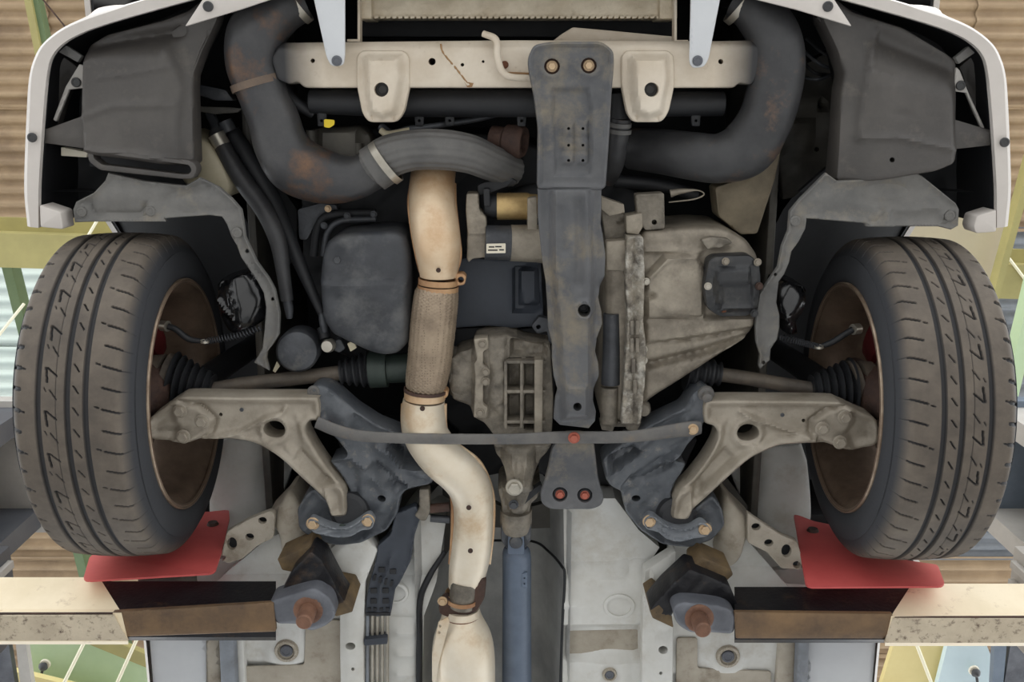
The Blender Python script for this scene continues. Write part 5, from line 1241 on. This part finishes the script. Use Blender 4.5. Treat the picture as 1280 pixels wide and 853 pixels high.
fpo = relief('floor_pan', [(838, 640), (900, 640), (985, 735), (1060, 740), (1040, YB), (836, YB), (838, 800)], 1.98, 0.02, UNDER, car,
    [('fn', lambda x, y: -0.10 * (1 - grow(y, 650, 740))), ('ring', 909, 819, 17, 0.010, 9), ('plat', [(842, 800), (872, 800), (872, 822), (842, 824)], -0.004, 6), ('plat', [(844, 842), (964, 842), (964, YB + 20), (844, YB + 20)], -0.012, 6), ('noise', 0.0012, 40)], step=7, rnd=0, label='pale grey outer floor pan on the right')
put(PLUG, 'floor_plug', UNDERT, fpo, P(910, 821, 1.968), 15 * mpp(910, 821, 1.968))
put(CLIP, 'plug_core', GREYP, fpo, P(910, 821, 1.964), 8 * mpp(910, 821, 1.968))
rr = relief('frame_rail', rc([(806, 716), (846, 690), (842, 800), (840, YB), (800, YB), (803, 800)], 3), 1.945, 0.04, UNDER, car, [('edge', -0.006, 3, 5), ('ridge', [(812, 720), (808, YB)], -0.008, 3), ('plat', [(820, 788), (840, 788), (838, 798), (820, 798)], -0.004, 3), ('noise', 0.001, 20)], holes=[ell(829, 813, 6, 5), ell(826, 842, 2.2, n=10)], step=5, rnd=2, label='right frame rail along the floor')
fpl = relief('floor_pan', [(330, 680), (420, 640), (470, 700), (520, 640), (556, 660), (545, 730), (530, 770), (524, YB), (452, YB), (452, 800), (430, 800), (426, YB), (240, YB), (258, 740)], 1.985, 0.02, UNDER, car,
    [('fn', lambda x, y: -0.16 * (1 - grow(y, 650, 745))), ('ring', 358, 813, 17, 0.010, 9), ('plat', [(380, 770), (426, 770), (426, 850), (380, 850)], -0.004, 5), ('plat', [(296, 830), (426, 830), (426, YB + 20), (296, YB + 20)], -0.012, 5), ('ridge', [(498, 791), (516, 791)], 0.010, 4), ('ridge', [(498, 817), (516, 817)], 0.010, 4), ('ridge', [(498, 842), (516, 842)], 0.010, 4), ('ridge', [(488, 775), (522, 776), (523, 853)], -0.008, 4), ('noise', 0.0012, 40)], step=4, rnd=0, label='pale grey floor pan left of the tunnel')
put(PLUG, 'floor_plug', UNDERT, fpl, P(358, 814, 1.972), 15 * mpp(358, 814, 1.972))
put(CLIP, 'plug_core', GREYP, fpl, P(358, 814, 1.968), 8 * mpp(358, 814, 1.972))
rl = relief('frame_rail', rc([(410, 690), (444, 660), (472, 690), (456, 730), (454, 800), (456, YB), (428, YB), (424, 800), (424, 756)], 3), 1.945, 0.04, UNDER, car, [('edge', -0.006, 3, 5), ('noise', 0.001, 20)], holes=[ell(438, 808, 6.4, 4.6), ell(441, 837, 2.2, n=10), ell(463, 703, 3, n=10)] if False else [ell(438, 808, 6.4, 4.6), ell(441, 837, 2.2, n=10)], step=5, rnd=2, label='left frame rail along the floor')
for pl, m, zz in (([(184, 780), (256, 780), (258, YB), (206, YB)], SILLW, 1.955), ([(256, 780), (272, 780), (284, YB), (258, YB)], UNDERT, 1.962), ([(272, 780), (290, 780), (304, YB), (284, YB)], SEAM, 1.93), ([(290, 780), (302, 780), (316, YB), (304, YB)], UNDER, 1.96)):
    relief('sill_strip', pl, zz, 0.03, m, car, [('edge', -0.004, 1, 3)], step=9, rnd=1.5)
for pl, m, zz in (([(1012, 780), (1098, 780), (1076, YB), (1000, YB)], SILLW, 1.955), ([(1000, 780), (1014, 780), (1000, YB), (988, YB)], SEAM, 1.93), ([(976, 780), (1000, 780), (988, YB), (956, YB)], UNDERT, 1.962)):
    relief('sill_strip', pl, zz, 0.03, m, car, [('edge', -0.004, 1, 3)], step=9, rnd=1.5)
for pl, par, zz in (([(300, 834), (380, 832), (382, 776), (426, 776), (427, YB), (312, YB)], fpl, 1.979), ([(846, 798), (872, 798), (872, 836), (964, 840), (962, YB), (842, YB)], fpo, 1.974), ([(706, 789), (801, 787), (801, 822), (706, 824)], fpr, 2.004)):
    relief('sealer_patch', rc(pl, 4), zz, 0.004, UNDERT, par, rnd=1)
for cx, cy, r, par, zz in ((774, 759, 20, fpr, 1.981), (494, 743, 17, fpl, 1.981)):
    relief('emboss_ring', ell(cx, cy, r, r * 0.78, 32), zz, 0.008, UNDER, par, holes=[ell(cx, cy, r * 0.76, r * 0.58, 28)], rnd=1.5)
# tunnel with its dark shield
prof = [(-0.205, 1.975), (-0.196, 1.99), (-0.165, 2.12), (-0.13, 2.19), (-0.08, 2.22), (0.03, 2.22), (0.07, 2.19), (0.098, 2.10), (0.118, 1.99), (0.124, 1.975)]
rows = []
for k in range(24):
    y = 0.86 + 2.9 * k / 23
    rows.append([(x, y, zz + ZC) for x, zz in prof])
TUN = M('tunnel_shield', (204, 204, 200), (160, 160, 158), 5, 0.5, 0.1, bump=0.1)
tn = loft('tunnel', rows, TUN, car, 'grey tunnel shield round the propeller shaft')
sweep('shield_edge', [(612, 676, 2.2, 1.6), (665, 677, 2.19, 1.6), (686, 690, 2.12, 1.6), (702, 708, 2.0, 1.8), (706, 722, 1.985, 1.8), (703, 780, 1.985, 1.8), (700, 870, 1.985, 1.8)], LINER, tn, n=8)
sweep('shield_edge', [(556, 690, 2.0, 3), (536, 722, 1.985, 4), (525, 752, 1.98, 4), (524, 800, 1.98, 4), (524, 880, 1.98, 4)], LINER, tn, n=8)
# rear walls of the wheel wells and the jacking plates ahead of the sills
ww = relief('wheel_well', [(264, 640), (272, 560), (284, 540), (330, 546), (366, 584), (352, 622), (334, 646), (306, 662), (286, 678), (262, 680)], lambda x, y: 2.25 - 0.05 * min(1, max(0, (y - 560) / 110)), 0.03, UNDER, car, [('dome', 300, 600, 44, 80, 0.05), ('bump', 336, 590, 14, 30, -0.02)], step=6, rnd=2, label='pale rounded rear wall of the left wheel well')
wr = relief('wheel_well', [(1011, 642), (1004, 570), (998, 550), (950, 552), (912, 588), (926, 622), (946, 644), (976, 662), (994, 684), (1014, 690)], lambda x, y: 2.25 - 0.05 * min(1, max(0, (y - 560) / 110)), 0.03, UNDER, car, [('dome', 976, 604, 44, 80, 0.05), ('bump', 940, 594, 14, 30, -0.02)], step=6, rnd=2, label='pale rounded rear wall of the right wheel well')
relief('rail_end', sm([(330, 652), (352, 626), (366, 612), (384, 640), (392, 680), (380, 694), (358, 688), (352, 660)], 3), 2.0, 0.08, UNDERT, car, [('dome', 366, 660, 22, 50, 0.04)], step=5, rnd=3)
relief('rail_end', sm([(946, 660), (920, 632), (904, 616), (898, 650), (890, 690), (906, 704), (922, 690), (930, 668)], 3), 2.0, 0.08, UNDERT, car, [('dome', 912, 664, 22, 50, 0.04)], step=5, rnd=3)
relief('jack_plate', rc([(276, 700), (284, 664), (312, 648), (338, 638), (344, 642), (342, 672), (322, 682), (304, 698), (286, 704)], 3), 1.965, 0.012, UNDERT, car, [('edge', 0.004, 1.5, 3)], holes=[ell(328, 651, 5.6, 4.4), ell(312, 671.5, 5.6, 4.4), ell(290, 680, 6.2, 8), ell(278, 697, 4.2, 3.6)], step=6, rnd=1.5, label='pale jacking plate with four dark holes on the left')
relief('jack_plate', rc([(934, 640), (942, 646), (976, 668), (996, 676), (1003, 700), (1000, 712), (976, 710), (958, 690), (934, 678)], 3), 1.965, 0.012, UNDERT, car, [('edge', 0.004, 1.5, 3)], holes=[ell(945, 659, 5.8, 4.6), ell(961, 679, 5.8, 4.6), ell(983, 689, 6.4, 8.2), ell(996, 706, 5, 4.2)], step=6, rnd=1.5, label='pale jacking plate with four dark holes on the right')
for pl in ([(282, 700), (289, 668), (314, 652), (334, 644), (338, 668), (320, 678), (302, 692), (290, 700)], [(938, 645), (944, 650), (974, 671), (992, 680), (998, 700), (996, 708), (978, 706), (962, 688), (938, 674)]):
    relief('hole_shade_sheet', pl, 1.988, 0.006, LINER, car, rnd=0)  # black sheet behind the jack plates stands in for the shade in their holes
relief('sill_front', [(246, 716), (276, 700), (306, 700), (356, 712), (400, 700), (440, 730), (440, 800), (250, 800)], 2.03, 0.02, UNDER, car, [('noise', 0.002, 30), ('ridge', [(300, 702), (350, 713)], -0.008, 4)], step=7, rnd=0)
relief('sill_front', [(1040, 734), (1004, 708), (974, 714), (924, 720), (890, 706), (842, 730), (842, 804), (1046, 806)], 2.03, 0.02, UNDER, car, [('noise', 0.002, 30), ('ridge', [(924, 721), (974, 713)], -0.008, 4)], step=7, rnd=0)
relief('toe_board', [(372, 600), (560, 600), (640, 640), (720, 620), (910, 600), (940, 640), (860, 720), (720, 740), (706, 660), (580, 660), (540, 720), (470, 740), (400, 720), (340, 650)], 2.14, 0.02, BAYB, car, [('noise', 0.006, 30)], step=10, rnd=0)

# ---- pipe bundle with its black cover
bc = relief('pipe_cover', rc([(494, 642), (520, 632), (526, 646), (518, 670), (514, 700), (500, 728), (494, 736), (488, 770), (457, 770), (458, 748), (462, 728), (470, 700), (472, 682), (488, 668)], 3), 1.955, 0.02, BAFFLE, car, [('ridge', [(490, 692), (484, 716), (474, 736), (473, 768)], 0.006, 2), ('edge', 0.003, 1.5, 2)], step=4, rnd=1.5, label='dark ribbed pipe cover left of the exhaust')
for (x, y, a) in ((477, 713, 1), (491, 715, 1), (467, 739, 0), (482, 739, 0), (467, 752, 0), (482, 752, 0)):
    relief('cover_pad', rc([(x - 4, y - 3), (x + 4, y - 3), (x + 4, y + 3.4), (x - 4, y + 3.4)], 1), 1.9515, 0.004, LINER, bc, rnd=0.6)
for x in (469, 476, 483, 490):
    relief('cover_slot', rc([(x - 1.6, 719 + (x - 469) * 0.35), (x + 1.6, 719 + (x - 469) * 0.35), (x, 727 + (x - 469) * 0.35), (x - 3, 726 + (x - 469) * 0.35)], 0.6), 1.951, 0.004, LINER, bc, rnd=0)
for k in range(4):
    relief('cover_slot', rc([(459 + 7.6 * k, 760.5), (463.5 + 7.6 * k, 760.5), (463.5 + 7.6 * k, 764), (459 + 7.6 * k, 764)], 0.6), 1.951, 0.004, LINER, bc, rnd=0)
relief('cover_band', rc([(457, 766.5), (488, 766.5), (488, 770.5), (457, 770.5)], 0.6), 1.95, 0.004, LINER, bc, rnd=0.4)
for k in range(5):
    x = 459.5 + 6.2 * k
    m = STEEL if k in (1, 2, 3, 4) else SEAM
    sweep('fuel_line', [(x, 766, 1.962, 2.3), (x - 0.2, 800, 1.962, 2.3), (x - 0.4, 880, 1.965, 2.3), (x - 0.4, YB, 1.97, 2.3)], m, car, n=12, sub=2)
relief('line_holder', rc([(455, 800), (484, 797), (484, 806), (455, 808)], 1.5), 1.945, 0.025, BAFFLE, car, rnd=1)
# exhaust hanger and sensor between cover and pipe
hg = relief('pipe_hanger', rc([(524, 612), (536, 612), (538, 640), (532, 652), (526, 652), (518, 645), (524, 636)], 2), 1.95, 0.03, ALLOYD, car, [('noise', 0.002, 4)], step=3, rnd=1.5)
sweep('hanger_pin', [(538, 636, 1.96, 6), (562, 634, 1.96, 6)], RUSTD, hg, n=14, sub=1)
sweep('hanger_pin', [(538, 648, 1.97, 5), (562, 650, 1.97, 5)], CASTD, hg, n=14, sub=1)

# ------------------------------------------------------------------ lift arms with their pads
def lift_arm(s, top, low, back):
    """Rows of pixels of the arm's top front edge, lower front edge and lower back edge."""
    ZT, ZL = 1.885, 1.79
    def bar(name, x0, x1, k, m, cut=0.0, zb=0.0, parent=None, label=None):
        A = [P(x0, top - k, ZT), P(x0, low - 2, ZL + 0.012), P(x0, low + 3, ZL - zb), P(x0, back + k, ZL - zb), P(x0, back + k + 4, ZL + 0.02), P(x0, back + k, ZT)]
        B = [P(x1, top - k, ZT), P(x1 + cut * 0.9, low - 2, ZL + 0.012), P(x1 + cut, low + 3, ZL - zb), P(x1 + cut * 1.3, back + k, ZL - zb), P(x1 + cut * 1.3, back + k + 4, ZL + 0.02), P(x1 + cut, back + k, ZT)]
        return loft(name, [A, B], m, parent, label, closed=True, caps=True, angle=20)
    return bar
bar = lift_arm(-1, 727, 764, 797)
t = bar('swing_arm', -620, 124, 5, ARMW, cut=28, zb=0.006, parent=POSTS[-1], label='cream outer tube of the left swing arm, rusty along its edge')
relief('speckled_face', [(-620, 769), (143, 769), (150, 784), (160, 801), (-620, 801)], 1.782, 0.004, ARMS, t, [('ridge', [(-620, 769.5), (143, 769.5)], 0.004, 1.6)], step=0, rnd=0)
sweep('rust_line', [(-620, 767, 1.785, 1.4), (-100, 767.5, 1.784, 1.6), (141, 767, 1.785, 1.4)], RUSTD, t, n=8, sub=1)
inn = bar('inner_tube', 90, 345, 0, ARMK, parent=t, label='black inner tube')
bar_l = relief('lower_face', rc([(140, 766), (342, 754), (345, 790), (150, 797)], 2), 1.786, 0.01, ARMR, t, [('ridge', [(150, 790), (345, 786)], 0.002, 6)], step=9, rnd=1.5, label='brown worn lower face')
hd = relief('arm_head', rc([(334, 754), (372, 742), (392, 736), (414, 750), (420, 772), (408, 784), (388, 792), (372, 782), (344, 782)], 8), 1.788, 0.06, GREYP, t, [('ring', 388, 764, 17, 0.004, 5), ('edge', -0.002, 2, 3)], step=4, rnd=3, label='grey arm head with a screw pad')
relief('head_bracket', rc([(346, 752), (366, 712), (388, 690), (402, 700), (424, 742), (440, 764), (420, 772), (400, 748), (372, 746)], 3), 1.83, 0.07, ARMK, t, [('noise', 0.003, 9)], step=5, rnd=2)
relief('pad_shoe', rc([(404, 746), (434, 752), (441, 766), (420, 772), (410, 764)], 2), 1.83, 0.114, PADB, t, rnd=2)
block_l = relief('rubber_block', rc([(346, 700), (386, 682), (391, 686), (404, 704), (372, 718), (352, 714)], 2), 1.865, 0.075, PADB, t, rnd=3, label='brown rubber pad block')
def screw(cx, cy, ex, ey, Z):
    a = P(cx, cy, Z); b = P(ex, ey, Z - 0.035)
    s_ = lathe('pad_screw', (a.x, a.y, a.z + 0.04), (0, 0, -1), [(0, 0.02), (0.030, 0.024), (0.040, 0.029), (0.045, 0.029), (0.047, 0.024), (0.046, 0.0165), (0.060, 0.0160), (0.064, 0.0166), (0.070, 0.0158), (0.074, 0.0166), (0.080, 0.0158), (0.088, 0.0155), (0.091, 0.013)], SCREW, t, 32, label='rusty pad screw')
screw(386, 762, 388, 774, 1.79)
bar2 = lift_arm(1, 734, 768, 800)
t2 = bar2('swing_arm', 1900, 1140, 4, ARMW, cut=-26, zb=0.006, parent=POSTS[1], label='cream outer tube of the right swing arm, speckled with rust')
t = t2
relief('speckled_face', [(1900, 773), (1116, 773), (1112, 786), (1106, 804), (1900, 804)], 1.782, 0.004, ARMS, t2, step=0, rnd=0)
sweep('rust_line', [(1900, 772, 1.785, 1.4), (1300, 771.5, 1.784, 1.6), (1118, 772, 1.785, 1.4)], RUSTD, t2, n=8, sub=1)
bar2('inner_tube', 1180, 918, 0, ARMK, parent=t2, label='black inner tube')
relief('lower_face', rc([(918, 766), (1116, 768), (1118, 790), (1104, 799), (920, 799)], 2), 1.786, 0.01, ARMR, t2, [('ridge', [(925, 790), (1110, 790)], 0.002, 6)], step=9, rnd=1.5, label='brown worn lower face')
relief('arm_head', rc([(840, 762), (852, 754), (880, 755), (912, 762), (922, 772), (918, 795), (880, 792), (862, 792), (846, 782)], 8), 1.788, 0.06, GREYP, t2, [('ring', 871, 772, 17, 0.004, 5), ('edge', -0.002, 2, 3)], step=4, rnd=3, label='grey blue arm head with a screw pad')
relief('head_bracket', rc([(812, 764), (832, 740), (862, 712), (874, 716), (912, 732), (924, 760), (922, 796), (908, 762), (880, 755), (846, 758), (836, 778)], 3), 1.83, 0.07, ARMK, t2, [('noise', 0.003, 9)], step=5, rnd=2)
relief('pad_shoe', rc([(812, 764), (824, 756), (840, 770), (842, 786), (816, 774)], 2), 1.83, 0.114, PADB, t2, rnd=2)
relief('rubber_block', rc([(866, 708), (878, 696), (914, 712), (917, 720), (904, 732), (866, 718)], 2), 1.865, 0.075, PADB, t2, rnd=3, label='brown rubber pad block')
screw(873, 772, 876, 788, 1.79)
